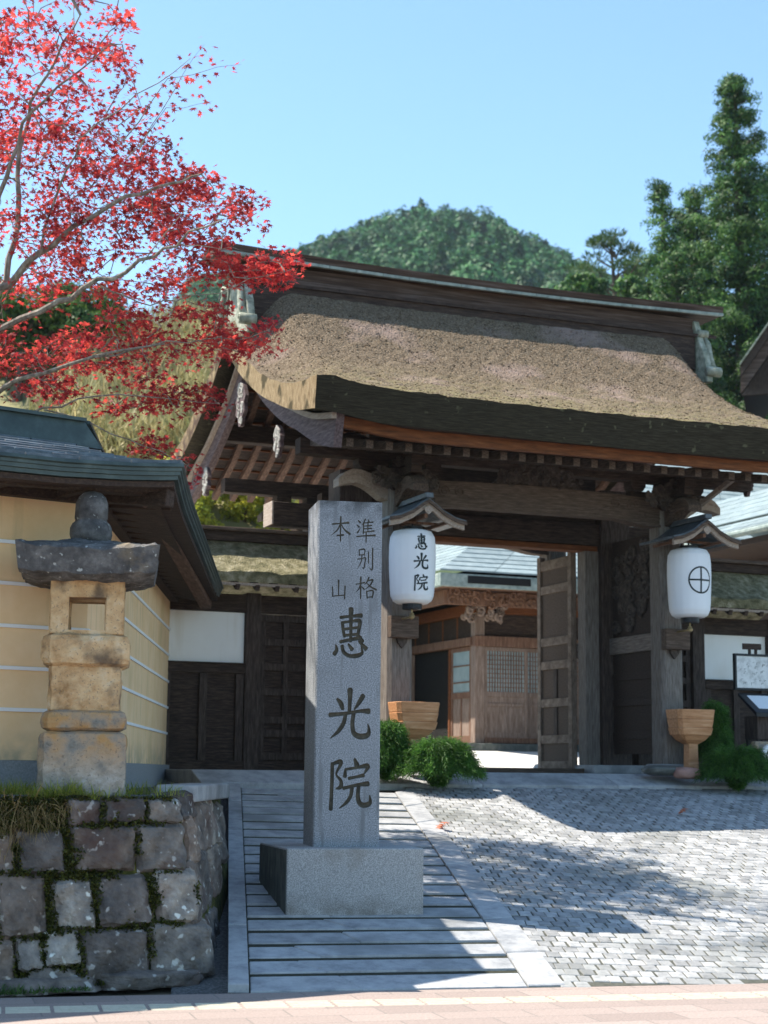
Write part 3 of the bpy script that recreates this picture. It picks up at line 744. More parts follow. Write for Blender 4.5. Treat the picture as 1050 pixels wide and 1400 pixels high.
# posts, beams
def chamfer_sq(a, c): return [(-a + c, -a), (a - c, -a), (a, -a + c), (a, a - c), (a - c, a), (-a + c, a), (-a, a - c), (-a, -a + c)]
def post(x, y, a, z0, z1, mat='wood_grey', name='post'):
    mb = MB(); mb.prism([(x + p, y + q) for p, q in chamfer_sq(a, a * .28)], 'z', z0, z1)
    return mb.build(name, mat, gate, bevel=.006)
for x in (-1.94, 1.94):
    post(x, 0, .165, .115, 3.50); post(x, 3.2, .165, .115, 3.50)
    for y in (0, 3.2):
        mb = MB(); mb.box(x - .27, x + .27, y - .27, y + .27, -.016, .115, taper=.22); mb.build('post_base', 'slab', gate, bevel=.02)
    s = 1 if x > 0 else -1
    mb = MB(); mb.box(s * 1.74, s * 2.20, 1.36, 1.80, .10, 3.95); mb.build('main_pillar', 'wood_v', gate, bevel=.012)
    mb = MB(); mb.box(s * 1.5, s * 2.6, 1.2, 1.95, -.016, .10); mb.build('pillar_base', 'slab', gate, bevel=.015)
    mb = MB(); mb.box(s * 1.52, s * 1.74, 1.44, 1.66, .10, 3.08); mb.build('door_jamb', 'wood_grey', gate, bevel=.008)
    # tie beam from front post through to the rear post, ends proud
    mb = MB(); mb.box(x - .085, x + .085, -.171, 3.5, 1.62, 1.85); mb.build('tie_beam', 'wood_grey_y', gate, bevel=.008)
    mb = MB(); mb.box(x - .20, x + .20, -.172, -.30 - .02, 1.585, 1.875) if False else mb.box(x - .185, x + .185, -.30 - .0, -.172, 1.60, 1.87)
    mb.build('tie_beam_end', 'wood_grey_h', gate, bevel=.012)
    mb = MB()
    mb.prism([(x + a, 1.598 - b) for a, b in ((-.07, 0), (.07, 0), (.06, .05), (0, .12), (-.06, .05))], 'y', -.215, -.175); mb.build('carved_drop', 'carved', gate)
    # carved infill above the tie beam and boards below, between post and pillar
    mb = MB(); mb.box(x - .03, x + .03, .17, 1.355, .25, 1.62); mb.box(x - .03, x + .03, .17, 1.355, 1.86, 3.2)
    for z in (.5, .95, 1.3): mb.box(x - .05, x + .05, .17, 1.355, z - .05, z + .05)
    mb.build('side_boarding', 'wood', gate, bevel=.004)
    mb = MB()
    for k in range(46):
        cy, cz = random.uniform(.3, 1.25), random.uniform(1.95, 3.1)
        r = random.uniform(.06, .13)
        for f_ in (-1, 1):
            mb.tube(spiral((cy, cz), r, .015, 1.5, 14, random.uniform(0, 6), 'yz', x + f_ * .045), [.02 + .012 * (1 - i / 14) for i in range(15)], 5)
    mb.build('carved_panel', 'carved', gate, smooth=True)
# lintel over the doors (runs out past the pillars) and its red lower board
mb = MB(); mb.box(-3.1, 3.1, 1.40, 1.76, 3.16, 3.46); mb.build('lintel', 'wood', gate, bevel=.012)
mb = MB()
for s in (-1, 1):
    mb = MB(); mb.box(s * 3.102, s * 3.125, 1.395, 1.765, 3.155, 3.465); mb.build('lintel_end', 'wood_pale', gate, bevel=.004)
mb = MB(); mb.box(-1.735, 1.735, 1.46, 1.70, 3.08, 3.155); mb.build('lintel_board', 'wood_red', gate, bevel=.004)
mb = MB(); mb.box(-1.735, 1.735, 1.50, 1.62, 3.465, 4.9); mb.build('transom_wall', 'wood', gate)
mb = MB(); mb.box(-1.5, 1.5, 1.46, 1.6, -.016, .05); mb.build('threshold', 'wood_grey_h', gate, bevel=.01)
# rainbow beam between the front posts (arched underside), and the rear one
def rainbow(y0, y1):
    nst = 28; t_, b_ = [], []
    for i in range(nst + 1):
        x = -1.80 + 3.6 * i / nst; e = abs(x) / 1.80
        t_.append((x, 3.60 + .05 * (1 - e * e))); b_.append((x, 3.235 + .075 * (1 - sstep((e - .62) / .3)) ))
    mb = MB(); mb.band(t_, b_, 'y', y0, y1)
    o = mb.build('rainbow_beam', 'wood_grey_h', gate, bevel=.01)
    mb = MB(); mb.band([(x, z + .022) for x, z in b_], [(x, z - .012) for x, z in b_], 'y', y0 - .012, y0 - .001)
    mb.band([(x, z + .115) for x, z in b_], [(x, z + .095) for x, z in b_], 'y', y0 - .008, y0 - .001)
    for s in (-1, 1):
        for k, (cx, cz, r) in enumerate(((1.36, 3.49, .085), (1.13, 3.50, .075), (1.52, 3.36, .07))):
            mb.tube(spiral((s * cx, cz), r, .015, 1.7, 22, 1.0 * k, 'xz', y0 - .004), .013, 5)
        mb.tube([(s * 1.02, y0 - .004, 3.44), (s * .9, y0 - .004, 3.41), (s * .8, y0 - .004, 3.44)], [.016, .012, .004], 5)
    mb.build('scroll_carving', 'wood_grey_h', o)
rainbow(-.13, .13); rainbow(3.07, 3.33)
# purlins
for y, z, h in ((0, 4.03, .2), (0, 4.505, .22), (3.2, 4.03, .2), (3.2, 4.80, .24), (YC, 5.82, .24)):
    mb = MB(); mb.box(-3.27, 3.27, y - .10, y + .10, z - h, z); mb.build('purlin', 'wood', gate, bevel=.01)
# bracket sets on the posts: bearing blocks and arms
def bracket(x, y):
    mb = MB()
    mb.box(x - .19, x + .19, y - .19, y + .19, 3.50, 3.60, taper=-.0)
    mb.prism([(x - .13, 3.44), (x + .13, 3.44), (x + .2, 3.52), (x - .2, 3.52)], 'y', y - .2, y + .2)
    mb.box(x - .55, x + .55, y - .07, y + .07, 3.60, 3.70); mb.box(x - .07, x + .07, y - .62, y + .55, 3.605, 3.705)
    for a in (-.45, 0, .45):
        mb.prism([(x + a - .07, 3.70), (x + a + .07, 3.70), (x + a + .11, 3.76), (x + a + .11, 3.83), (x + a - .11, 3.83), (x + a - .11, 3.76)], 'y', y - .105, y + .105)
    mb.box(x - .085, x + .085, y - .66, y - .46, 3.70, 3.82)
    return mb.build('bracket_set', 'wood', gate, bevel=.006)
for x in (-1.94, 1.94):
    bracket(x, 0); bracket(x, 3.2)
# carved beam noses (curling elephant-nose shapes) at the outer ends and front of the posts
def nose(x, y, z, s, axis='x', L=.62, mat='wood_pale'):
    t_ = [(0, .20), (.12, .21), (.28, .25), (.44, .30), (.58, .30), (.70, .24), (.80, .14)]
    b_ = [(0, -.14), (.10, -.12), (.24, -.02), (.36, .05), (.50, .09), (.64, .07), (.80, .02)]
    k = L / .8
    mb = MB()
    if axis == 'x':
        mb.band([(x + s * a * k, z + b * k) for a, b in t_], [(x + s * a * k, z + b * k) for a, b in b_], 'y', y - .10, y + .10)
        mb.tube(spiral((x + s * .2 * k, z + .10), .085, .015, 1.6, 18, 0, 'xz', y - .105), .016, 5)
        mb.tube([(x + s * .3 * k, y - .104, z + .08), (x + s * .5 * k, y - .104, z + .18), (x + s * .74 * k, y - .104, z + .13)], .014, 5)
    else:
        mb.band([(y - a * k, z + b * k) for a, b in t_], [(y - a * k, z + b * k) for a, b in b_], 'x', x - .10, x + .10)
        for f_ in (-1, 1):
            mb.tube(spiral((y - .2 * k, z + .10), .085, .015, 1.6, 18, 0, 'yz', x + f_ * .105), .016, 5)
    return mb.build('beam_nose', mat, gate, bevel=.008)
for s in (-1, 1):
    nose(s * 2.10, 0, 3.44, s, 'x', .66, 'wood_pale'); nose(s * 2.10, 3.2, 3.44, s, 'x', .62, 'wood_grey_h')
    nose(s * 1.94, -.16, 3.34, s, 'y', .60, 'wood_y')
    nose(s * 2.1, 0, 3.86, s, 'x', .75, 'wood')
# frog-leg strut carved with flowers, over the rainbow beam, and more carving over the posts
def carving(name, x0, x1, z0, z1, y, nk, outline, mat='carved', seed=3):
    rr = random.Random(seed); mb = MB()
    mb.prism(outline, 'y', y, y + .10)
    for k in range(nk):
        cx, cz = rr.uniform(x0, x1), rr.uniform(z0, z1)
        xm = (x0 + x1) / 2
        if cz > z0 + (z1 - z0) * (1.15 - abs(cx - xm) / (x1 - x0) * 1.6): continue
        r = rr.uniform(.03, .075)
        mb.tube(spiral((cx, cz), r, .01, 1.4, 14, rr.uniform(0, 6), 'xz', y - .008 - rr.uniform(0, .03)), [.022 - .012 * i / 14 for i in range(15)], 5)
    return mb.build(name, mat, gate, smooth=False)
carving('carved_strut', -.62, .62, 3.66, 3.98, -.09, 90, [(-.64, 3.655), (.64, 3.655), (.55, 3.72), (.36, 3.80), (.3, 3.86), (-.3, 3.86), (-.36, 3.80), (-.55, 3.72)])
for s in (-1, 1):
    carving('carved_block', s * 1.94 - .42, s * 1.94 + .42, 3.48, 3.84, -.27, 60, [(s * 1.94 - .2, 3.5), (s * 1.94 + .2, 3.5), (s * 1.94 + .3, 3.7), (s * 1.94 - .3, 3.7)], seed=5 + s)
# a slim strut leaning out under the right eave
mb = MB(); mb.beam((2.3, -.25, 3.52), (2.62, -.62, 3.86), .10, .06); mb.build('eave_strut', 'wood_grey_y', gate, bevel=.006)
# door leaves swung back
def door(s):
    x = s * 1.50; o = None
    mb = MB(); mb.box(x - .012, x + .012, 1.78, 2.74, .08, 3.06); leaf = mb.build('door_leaf', 'wood_grey_h', gate)
    mb = MB()
    for y0, y1 in ((1.74, 1.84), (2.68, 2.78)): mb.box(x - .045, x + .045, y0, y1, .05, 3.12)
    mb.build('door_stile', 'wood_door', leaf, bevel=.006)
    for z, h in ((.10, .10), (.46, .12), (.98, .12), (1.52, .12), (1.86, .12), (2.62, .12), (2.98, .14)):
        mb = MB(); mb.box(x - .04, x + .04, 1.845, 2.675, z - h / 2, z + h / 2); mb.build('door_rail', 'wood_door', leaf, bevel=.006)
    mb = MB()
    for z0, z1 in ((.525, .915), (1.045, 1.455)):
        mb.box(x - .03, x + .03, 2.21, 2.31, z0, z1)
    mb.build('door_muntin', 'wood_v', leaf, bevel=.004)
    return leaf
door(1); door(-1)

# ------------------------------------------------------------------ lantern canopies and paper lanterns
def canopy(sx, label):
    t = thing('lantern_canopy', label, 'canopy', (sx, -.22, 2.9), group='lantern canopies on the gate posts')
    xs_ = [(-.50, 2.955), (-.36, 2.985), (-.2, 3.06), (-.08, 3.15), (0, 3.20), (.08, 3.15), (.2, 3.06), (.36, 2.985), (.50, 2.955)]
    top = [(sx + a, b + .03) for a, b in xs_]; bot = [(sx + a, b) for a, b in xs_]
    mb = MB(); mb.band(top, bot, 'y', -1.02, -.17); mb.build('roof', 'slate', t)
    mb = MB(); mb.band([(sx + a * .97, b - .005) for a, b in xs_], [(sx + a * .97, b - .085) for a, b in xs_], 'y', -1.0, -.95)
    mb.build('bargeboard', 'wood_pale', t, bevel=.004)
    mb = MB(); mb.band([(sx + a, b + .012) for a, b in xs_], [(sx + a, b - .03) for a, b in xs_], 'y', -1.045, -1.022); mb.build('verge', 'wood_grey_h', t)
    mb = MB(); mb.prism([(sx + a, 3.11 + b) for a, b in ((0, .03), (.06, -.01), (.035, -.055), (0, -.085), (-.035, -.055), (-.06, -.01))], 'y', -1.025, -1.001); mb.build('pendant', 'wood_pale', t)
    mb = MB(); mb.box(sx - .05, sx + .05, -1.06, -.15, 3.225, 3.29); mb.build('ridge', 'slate', t, bevel=.01)
    mb = MB(); mb.box(sx - .02, sx + .02, -.95, -.17, 3.0, 3.05); mb.box(sx - .3, sx + .3, -.62, -.58, 2.965, 2.995); mb.box(sx - .3, sx - .26, -.94, -.17, 2.94, 2.975); mb.box(sx + .26, sx + .3, -.94, -.17, 2.94, 2.975)
    mb.build('bracket', 'wood_hall', t)
    return t
canopy(-1.95, 'small gabled wooden canopy over the paper lantern lettered with three characters')
canopy(1.95, 'small gabled wooden canopy over the paper lantern marked with a crossed circle')

# brush strokes: each glyph is a list of strokes, a stroke a list of (x, y, width) in a 100-unit square, y down
GL = {
 'hui': [[(27,20,6),(50,17,5),(73,15,8)],[(31,30,7),(33,45,6),(36,57,6)],[(31,30,5),(52,27,5),(69,26,8),(68,42,7),(65,55,6)],[(35,43,5),(66,39,5)],[(50,3,10),(50,30,7),(50,66,6)],[(36,55,5),(65,52,5)],
         [(27,68,6),(50,63,6),(72,59,8)],[(66,53,5),(76,66,8)],[(17,74,3),(19,84,7),(14,92,8)],[(31,76,7),(35,88,7),(48,95,7),(66,94,8),(76,88,6),(73,76,2)],[(45,72,4),(53,82,8)],[(68,66,4),(84,80,9)]],
 'guang': [[(50,2,11),(50,22,8),(49,44,7)],[(22,20,5),(30,28,9),(34,38,7)],[(79,13,9),(70,26,8),(60,39,3)],[(6,50,8),(40,47,6),(72,42,6),(92,42,10)],[(41,47,7),(37,64,8),(26,80,7),(8,94,2)],[(59,45,8),(56,66,8),(60,84,9),(74,90,10),(90,87,9),(93,77,6),(90,66,2)]],
 'yuan': [[(13,10,7),(13,40,7),(12,72,7),(11,97,8)],[(12,11,5),(30,6,8),(31,12,7),(22,30,4),(32,42,6),(32,54,8),(22,58,3)],[(62,1,5),(67,12,10)],[(42,20,4),(41,34,8)],[(42,21,5),(68,17,5),(91,14,9),(84,28,3)],
          [(50,38,6),(66,35,5),(82,32,7)],[(38,57,6),(66,51,6),(92,48,9)],[(57,55,7),(54,72,7),(44,85,6),(30,95,2)],[(72,51,7),(70,72,8),(75,86,9),(86,89,9),(97,84,8),(96,70,2)]],
 'zhun': [[(8,8,5),(19,17,10)],[(3,28,5),(13,36,10)],[(6,60,9),(14,50,6),(22,38,2)],[(46,2,8),(38,16,6),(27,30,2)],[(37,18,7),(37,42,7),(37,62,8)],[(60,2,5),(65,11,9)],[(37,19,5),(62,16,5),(86,13,8)],[(37,32,5),(80,28,7)],[(37,44,5),(80,40,7)],[(35,58,5),(62,55,5),(92,51,8)],[(60,15,7),(60,56,6)],
          [(2,78,7),(40,74,6),(98,70,10)],[(51,60,8),(51,80,7),(51,100,7)]],
 'bie': [[(12,10,7),(14,34,6)],[(12,10,5),(44,7,8),(42,32,6)],[(14,32,5),(42,29,5)],[(4,50,6),(28,47,5),(48,43,8),(45,68,7),(40,88,8),(30,84,2)],[(28,34,7),(25,58,7),(4,92,2)],[(66,18,8),(67,66,6)],[(90,2,9),(90,50,8),(89,88,9),(82,93,7),(72,84,2)]],
 'ge': [[(3,34,6),(24,30,5),(43,25,8)],[(25,2,9),(25,50,8),(25,98,7)],[(24,34,7),(16,54,6),(2,70,2)],[(27,42,4),(40,54,8)],[(64,2,8),(56,20,7),(43,36,2)],[(58,18,5),(82,12,9),(70,36,7),(40,60,2)],[(52,26,4),(74,44,8),(99,56,10)],[(54,64,7),(57,95,7)],[(54,65,5),(84,61,8),(81,92,7)],[(57,91,5),(81,88,6)]],
 'ben': [[(8,31,8),(50,27,6),(92,23,10)],[(50,0,10),(50,45,8),(50,100,8)],[(48,30,8),(34,54,7),(2,78,2)],[(53,30,5),(70,52,8),(98,70,12)],[(32,78,7),(67,75,8)]],
 'shan': [[(50,4,11),(50,40,8),(50,80,7)],[(14,38,8),(17,62,7),(17,84,8)],[(15,84,7),(50,80,6),(86,77,7)],[(87,32,9),(86,62,8),(85,94,9)]],
}
def stroke_outline(st, n=9):
    """resampled centre line with half widths and normals"""
    P = [st[0]] + list(st) + [st[-1]]; c = []
    for i in range(1, len(P) - 2):
        for k in range(n):
            t = k / n; p0, p1, p2, p3 = (np.array(P[i + d_], float) for d_ in (-1, 0, 1, 2))
            c.append(0.5 * (2 * p1 + (p2 - p0) * t + (2 * p0 - 5 * p1 + 4 * p2 - p3) * t * t + (3 * p1 - p0 - 3 * p2 + p3) * t ** 3))
    c.append(np.array(st[-1], float)); c = np.array(c)
    d = np.gradient(c[:, :2], axis=0); d /= np.linalg.norm(d, axis=1, keepdims=True) + 1e-9
    # rounded ends
    w0, w1 = max(c[0, 2], 1) / 2, max(c[-1, 2], 1) / 2
    pre = [np.array([*(c[0, :2] - d[0] * w0 * .8), c[0, 2] * .45]), np.array([*(c[0, :2] - d[0] * w0 * .45), c[0, 2] * .86])]
    post_ = [np.array([*(c[-1, :2] + d[-1] * w1 * .45), c[-1, 2] * .86]), np.array([*(c[-1, :2] + d[-1] * w1 * .8), c[-1, 2] * .45])]
    c = np.array(pre + list(c) + post_)
    d = np.gradient(c[:, :2], axis=0); d /= np.linalg.norm(d, axis=1, keepdims=True) + 1e-9
    nrm = np.stack([-d[:, 1], d[:, 0]], 1)
    return c, nrm
def lantern(sx, label, marks):
    t = thing('paper_lantern', label, 'lantern', (sx, -.60, 1.95), group='paper lanterns hanging on the gate')
    prof = [(.10, 1.985), (.19, 1.99), (.235, 2.02), (.262, 2.08), (.272, 2.18), (.282, 2.4), (.286, 2.55), (.283, 2.70), (.272, 2.80), (.235, 2.865), (.17, 2.885), (.10, 2.89)]
    prof = [(r, z) for r, z in prof]
    mb = MB(); zz = [prof[0]]
    for (ra, za), (rb, zb) in zip(prof[:-1], prof[1:]):
        for q_ in range(1, 5): zz.append((ra + (rb - ra) * q_ / 4, za + (zb - za) * q_ / 4))
    mb.rings([[(sx + r * (1 - .006 * abs(math.sin(9 * a))) * math.cos(a), -.60 + r * (1 - .006 * abs(math.sin(9 * a))) * math.sin(a), z) for a in [2 * math.pi * k / 72 for k in range(72)]] for r, z in zz])
    # slight ribs of the paper frame
    mb.build('paper_shade', 'paper', t, smooth=True)
    mb = MB(); mb.lathe([(.06, 1.92), (.115, 1.92), (.12, 1.935), (.12, 1.985), (.06, 1.985)], (sx, -.60, 0), 24); mb.build('bottom_ring', 'black_metal', t)
    mb = MB(); mb.lathe([(.06, 2.885), (.12, 2.885), (.12, 2.925), (.06, 2.925)], (sx, -.60, 0), 24); mb.tube([(sx, -.6, 2.92), (sx, -.6, 2.99)], .012, 6); mb.build('top_ring', 'black_metal', t)
    mb = MB(); mb.tube([(sx, -.6, 1.925), (sx, -.6, 1.875)], .01, 6); mb.lathe([(.004, 1.80), (.03, 1.815), (.04, 1.84), (.025, 1.86), (.03, 1.87), (.004, 1.885)], (sx, -.6, 0), 10)
    mb.tube([(sx, -.6, 1.83), (sx, -.43, 1.83), (sx, -.17, 1.83)], .014, 6); mb.build('hook', 'brass', t)
    def rad(z):
        for (ra, za), (rb, zb) in zip(prof[:-1], prof[1:]):
            if za <= z <= zb: return ra + (rb - ra) * (z - za) / (zb - za)
        return .28
    def wrap(u, z, e):
        r = rad(z) + e; a = u / .28
        return (sx + r * math.sin(a), -.6 - r * math.cos(a), z)
    mb = MB()
    if marks == 'text':
        for g, zc in (('hui', 2.715), ('guang', 2.475), ('yuan', 2.22)):
            for i, st in enumerate(GL[g]):
                c, nr_ = stroke_outline(st)
                rs = []
                for (x, y, w_), n_ in zip(c, nr_):
                    w_ = w_ * 1.35
                    f = lambda k, e: wrap((x + n_[0] * k - 50) / 100 * .205, zc - (y + n_[1] * k - 50) / 100 * .20, e)
                    e = .0025 + i * .0002
                    rs.append([f(-w_ / 2, e - .004), f(-w_ / 2, e), f(0, e), f(w_ / 2, e), f(w_ / 2, e - .004)])
                mb.rings(rs)
    else:
        rs = []
        for k in range(65):
            a = 2 * math.pi * k / 64
            rs.append([wrap(r * math.cos(a), 2.455 + r * 1.04 * math.sin(a), e) for r, e in ((.150, -.002), (.150, .0025), (.160, .003), (.170, .0025), (.170, -.002))])
        mb.rings(rs, cap=False)
        for v in (0, 1):
            rs = []
            for k in range(17):
                s_ = -.152 + .304 * k / 16
                g = lambda o_, e: wrap(s_, 2.455 + o_, e) if v else wrap(o_, 2.455 + s_ * 1.04, e)
                rs.append([g(-.011, -.002), g(-.011, .0022 + v * .0003), g(.011, .0022 + v * .0003), g(.011, -.002)])
            mb.rings(rs)
    mb.build('marking', 'ink', t)
    return t
lantern(-1.98, 'white paper lantern with three vertical black characters, nearer the stone pillar', 'text')
lantern(1.93, 'white paper lantern bearing a black crossed circle, under the right canopy', 'crest')

# ------------------------------------------------------------------ stepped wooden tubs on stems and feathery plants
def tub(sx, label):
    t = thing('wooden_tub', label, 'tub', (sx, -.47, -.016), group='wooden tubs before the gate posts')
    tiers = [(.285, .268, .685, .81), (.272, .250, .575, .684), (.262, .235, .48, .574)]
    for k, (a, b, z0, z1) in enumerate(tiers):
        mb = MB()
        def oct_(r): return [(sx + r * c, -.47 - .02 + .68 * r * s_) for c, s_ in ((-1, -.7), (-.84, -1), (.84, -1), (1, -.7), (1, .7), (.84, 1), (-.84, 1), (-1, .7))]
        ra, rb = oct_(b), oct_(a)
        if k == 0:
            inner = oct_(a - .04); inb = oct_(b - .05)
            rs = [[(x, y, z0) for x, y in ra], [(x, y, z1) for x, y in rb], [(x, y, z1) for x, y in inner], [(x, y, z0 + .03) for x, y in inb]]
            mb.rings(rs)
        else: mb.rings([[(x, y, z0) for x, y in ra], [(x, y, z1) for x, y in rb]])
        mb.build('tub_tier', 'wood_tub', t, bevel=.008)
    mb = MB(); mb.rings([[(x, y, .37) for x, y in oct_(.09)], [(x, y, .42) for x, y in oct_(.17)], [(x, y, .479) for x, y in oct_(.22)]]); mb.build('tub_bottom', 'wood_tub', t, bevel=.006)
    mb = MB(); mb.box(sx - .075, sx + .075, -.56, -.42, -.016, .40, taper=.1); mb.build('stem', 'wood_tub', t, bevel=.008)
    return t
tub(-1.90, 'stepped octagonal wooden tub rising behind the bright green feathery bush')
tub(1.98, 'stepped octagonal wooden tub on a stem, before the right gate post')
def fern(sx, sy, z0, rx, ry, h, label, seed):
    global rng
    rng = np.random.default_rng(seed)
    t = thing('feathery_bush', label, 'bush', (sx, sy, z0), group='feathery bushes before the gate')
    ns = 460; P, D, S = [], [], []
    for k in range(ns):
        a = rng.uniform(0, 2 * math.pi); rr = rng.uniform(.15, 1) ** .6
        hh = h * rng.uniform(.62, 1.05) * (1 - .12 * rr)
        ex, ey = rx * rr * math.cos(a), ry * rr * math.sin(a)
        L = 26
        for i in range(L):
            u = (i + .5) / L
            q = np.array([ex * (u ** .8), ey * (u ** .8), hh * math.sin(min(u * 1.25, 1) * math.pi * .62) / math.sin(math.pi * .62) * (1 - .75 * rr * max(0, u - .5) * 2)])
            dirn = np.array([ex, ey, .15 * h - .9 * h * u * rr]); dirn = dirn / np.linalg.norm(dirn)
            for m in range(3):
                P.append(q + rng.normal(0, .022, 3)); D.append(dirn + rng.normal(0, .6, 3) + [0, 0, -.12])
    P = np.array(P) + [sx, sy, z0]; D = np.array(D); N = len(P)
    P[:, 2] = np.maximum(P[:, 2], z0 + .01)
    scatter('foliage', *BLADE, P, frames(D, rng.uniform(0, 6, N)), np.stack([rng.uniform(.035, .085, N), rng.uniform(.004, .009, N), np.full(N, .2)], 1), 'fern_leaf', t)
    mb = MB()
    for k in range(14):
        a = k * .45; mb.tube([(sx + .02 * math.cos(a), sy + .02 * math.sin(a), z0), (sx + rx * .4 * math.cos(a), sy + ry * .4 * math.sin(a), z0 + h * .6)], [.008, .004], 5)
    mb.build('stem', 'green_leaf', t)
fern(-1.82, -1.05, -.17, .60, .38, .54, 'bright green feathery bush spilling before the left gate post', 11)
fern(-2.35, -.75, -.1, .34, .3, .66, 'small feathery bush half hidden behind the carved stone pillar', 12)
fern(2.33, -1.0, -.18, .60, .38, .52, 'dark green feathery bush at the foot of the right tub', 13)
fern(2.45, -.35, -.016, .26, .2, .95, 'tall wispy feathery plant between the right tub and the notice board', 14)

# ------------------------------------------------------------------ rocks by the right post
mb = MB(); rock(mb, (1.50, -.62, .03), (.60, .34, .13), .1, 3, .08, 3); o = mb.build('flat_rock', 'rock_dark', None, smooth=True)
o.matrix_world = GATE; tag(o, 'flat dark rock lying at the foot of the right gate post', 'rock')
mb = MB(); rock(mb, (1.72, -.80, .0), (.36, .22, .14), -.2, 5, .12, 3); o = mb.build('pink_rock', 'rock_pink', None, smooth=True)
o.matrix_world = GATE; tag(o, 'small pinkish rock beside the dark feathery bush', 'rock')

# ------------------------------------------------------------------ wing walls either side of the gate
def wing(s, label):
    t = thing('wing_wall', label, 'wall', (s * 3.4, 1.5, -.03))
    def bx(mb, a, b, *r): mb.box(min(s * a, s * b), max(s * a, s * b), *r)
    for a in (2.42, 3.34, 4.62):
        mb = MB(); bx(mb, a - .10, a + .10, 1.40, 1.62, -.03, 2.24); mb.build('post', 'wood_v', t, bevel=.008)
    mb = MB(); bx(mb, 3.445, 4.515, 1.47, 1.53, 1.335, 1.985); mb.build('plaster_panel', 'plaster_white', t)
    mb = MB(); bx(mb, 3.445, 4.515, 1.40, 1.60, 1.20, 1.315); bx(mb, 3.445, 4.515, 1.36, 1.44, 1.317, 1.334); mb.build('sill_rail', 'wood', t, bevel=.005)
    mb = MB()
    for k in range(7):
        bx(mb, 3.445, 4.515, 1.48 - .006 * (k % 2), 1.52 - .006 * (k % 2), .09 + k * .157, .09 + k * .157 + .165)
    mb.build('lower_boarding', 'wood', t, bevel=.004)
    mb = MB()
    for a in (3.50, 3.98, 4.46): bx(mb, a - .05, a + .05, 1.43, 1.475, .10, 1.198)
    mb.build('stile', 'wood_v', t, bevel=.004)
    mb = MB(); bx(mb, 2.3, 4.7, 1.42, 1.60, -.03, .10); mb.build('sill_beam', 'wood', t, bevel=.008)
    mb = MB(); bx(mb, 2.2, 4.75, 1.415, 1.605, 1.99, 2.22); mb.build('head_beam', 'wood', t, bevel=.008)
    # wicket door
    d_ = MB(); bx(d_, 2.53, 3.23, 1.50, 1.53, .10, 1.98); door_ = d_.build('wicket_door', 'wood', t)
    mb = MB()
    for z in (.16, .45, .62, .98, 1.30, 1.62, 1.93): bx(mb, 2.53, 3.23, 1.45, 1.498, z - .045, z + .045)
    for a in (2.57, 2.88, 3.19): bx(mb, a - .035, a + .035, 1.455, 1.494, .10, 1.98)
    mb.build('door_rail', 'wood_v', door_, bevel=.004)
    # roof
    prof_t = [(.78, 2.44), (1.0, 2.56), (1.25, 2.73), (1.51, 2.96)]
    for q, nm in ((0, 'bark_roof'),):
        a0, a1 = s * 2.30, s * 4.95
        tt = prof_t + [(2 * 1.51 - y, z) for y, z in prof_t[-2::-1]]
        bb = [(y, z - (.13 if abs(y - 1.51) > .6 else .16)) for y, z in tt]
        mb = MB(); n_ = 30
        rs = []
        for i in range(n_ + 1):
            x = a0 + (a1 - a0) * i / n_
            rs.append([(x, y, z + .02 * hnoise(x * 5, y * 7)) for y, z in tt] + [(x, y, z) for y, z in reversed(bb)])
        mb.rings(rs); mb.build('bark_roof', 'thatch_moss', t)
    mb = MB(); bx(mb, 2.3, 4.9, 1.38, 1.64, 2.90, 3.02); mb.build('ridge', 'wood', t, bevel=.01)
    mb = MB(); bx(mb, 2.25, 4.95, 1.29, 1.73, 3.022, 3.07); mb.build('ridge_cap', 'wood_grey_h', t, bevel=.01)
    mb = MB(); bx(mb, 2.32, 4.9, .80, .86, 2.265, 2.30); mb.build('eave_batten', 'wood_pale', t)
    f_ = None
    for k in range(10):
        a = 2.45 + k * .26
        if f_ is None:
            mb = MB(); mb.beam((s * a, .80, 2.24), (s * a, 1.5, 2.62), .055, .07); f_ = mb.build('rafter', 'wood', t); fa = a
        else:
            c = f_.copy(); COL.objects.link(c); c.location.x = s * (a - fa)
    return t
wing(-1, 'dark timber wing wall with white plaster panel and sunlit mossy roof, left of the gate')
wing(1, 'dark timber wing wall with white plaster panel behind the notice board, right of the gate')

# ------------------------------------------------------------------ notice board, crest tile
nb = thing('notice_board', 'black framed site map with a slanted black reading desk below it', 'sign', (3.28, -.05, -.016))
mb = MB(); mb.box(2.965, 2.995, -.06, -.02, 1.11, 1.60); mb.box(3.515, 3.545, -.06, -.02, 1.11, 1.60); mb.box(2.995, 3.515, -.06, -.02, 1.11, 1.14); mb.box(2.995, 3.515, -.06, -.02, 1.57, 1.60)
mb.box(2.965, 3.545, -.02, -.005, 1.11, 1.60); mb.build('frame', 'black_metal', nb, bevel=.003)
mb = MB(); mb.box(2.997, 3.513, -.045, -.022, 1.142, 1.568); mpn = mb.build('map_sheet', 'map_paper', nb)
mb = MB()
rr = random.Random(4)
for k in range(26):
    x, z = rr.uniform(3.04, 3.44), rr.uniform(1.18, 1.52); a = rr.uniform(.015, .05)
    mb.box(x, x + a, -.0475, -.0452, z, z + .004)
    mb.box(x, x + .004, -.0475, -.0452, z - a * .6, z)
mb.build('map_drawing', 'granite_dark', mpn)
mb = MB(); mb.box(3.11, 3.40, -.05, -.02, 1.66, 1.74); mb.box(3.2, 3.24, -.04, -.02, 1.60, 1.66); mb.box(3.3, 3.34, -.04, -.02, 1.60, 1.66); mb.build('header_plate', 'wood', nb, bevel=.003)
mb = MB(); mb.rings([[(x, -.48, .80), (x, -.06, 1.07), (x, -.06, 1.03), (x, -.48, .74)] for x in (3.0, 3.62)]); mb.build('reading_desk', 'black_metal', nb, bevel=.006)
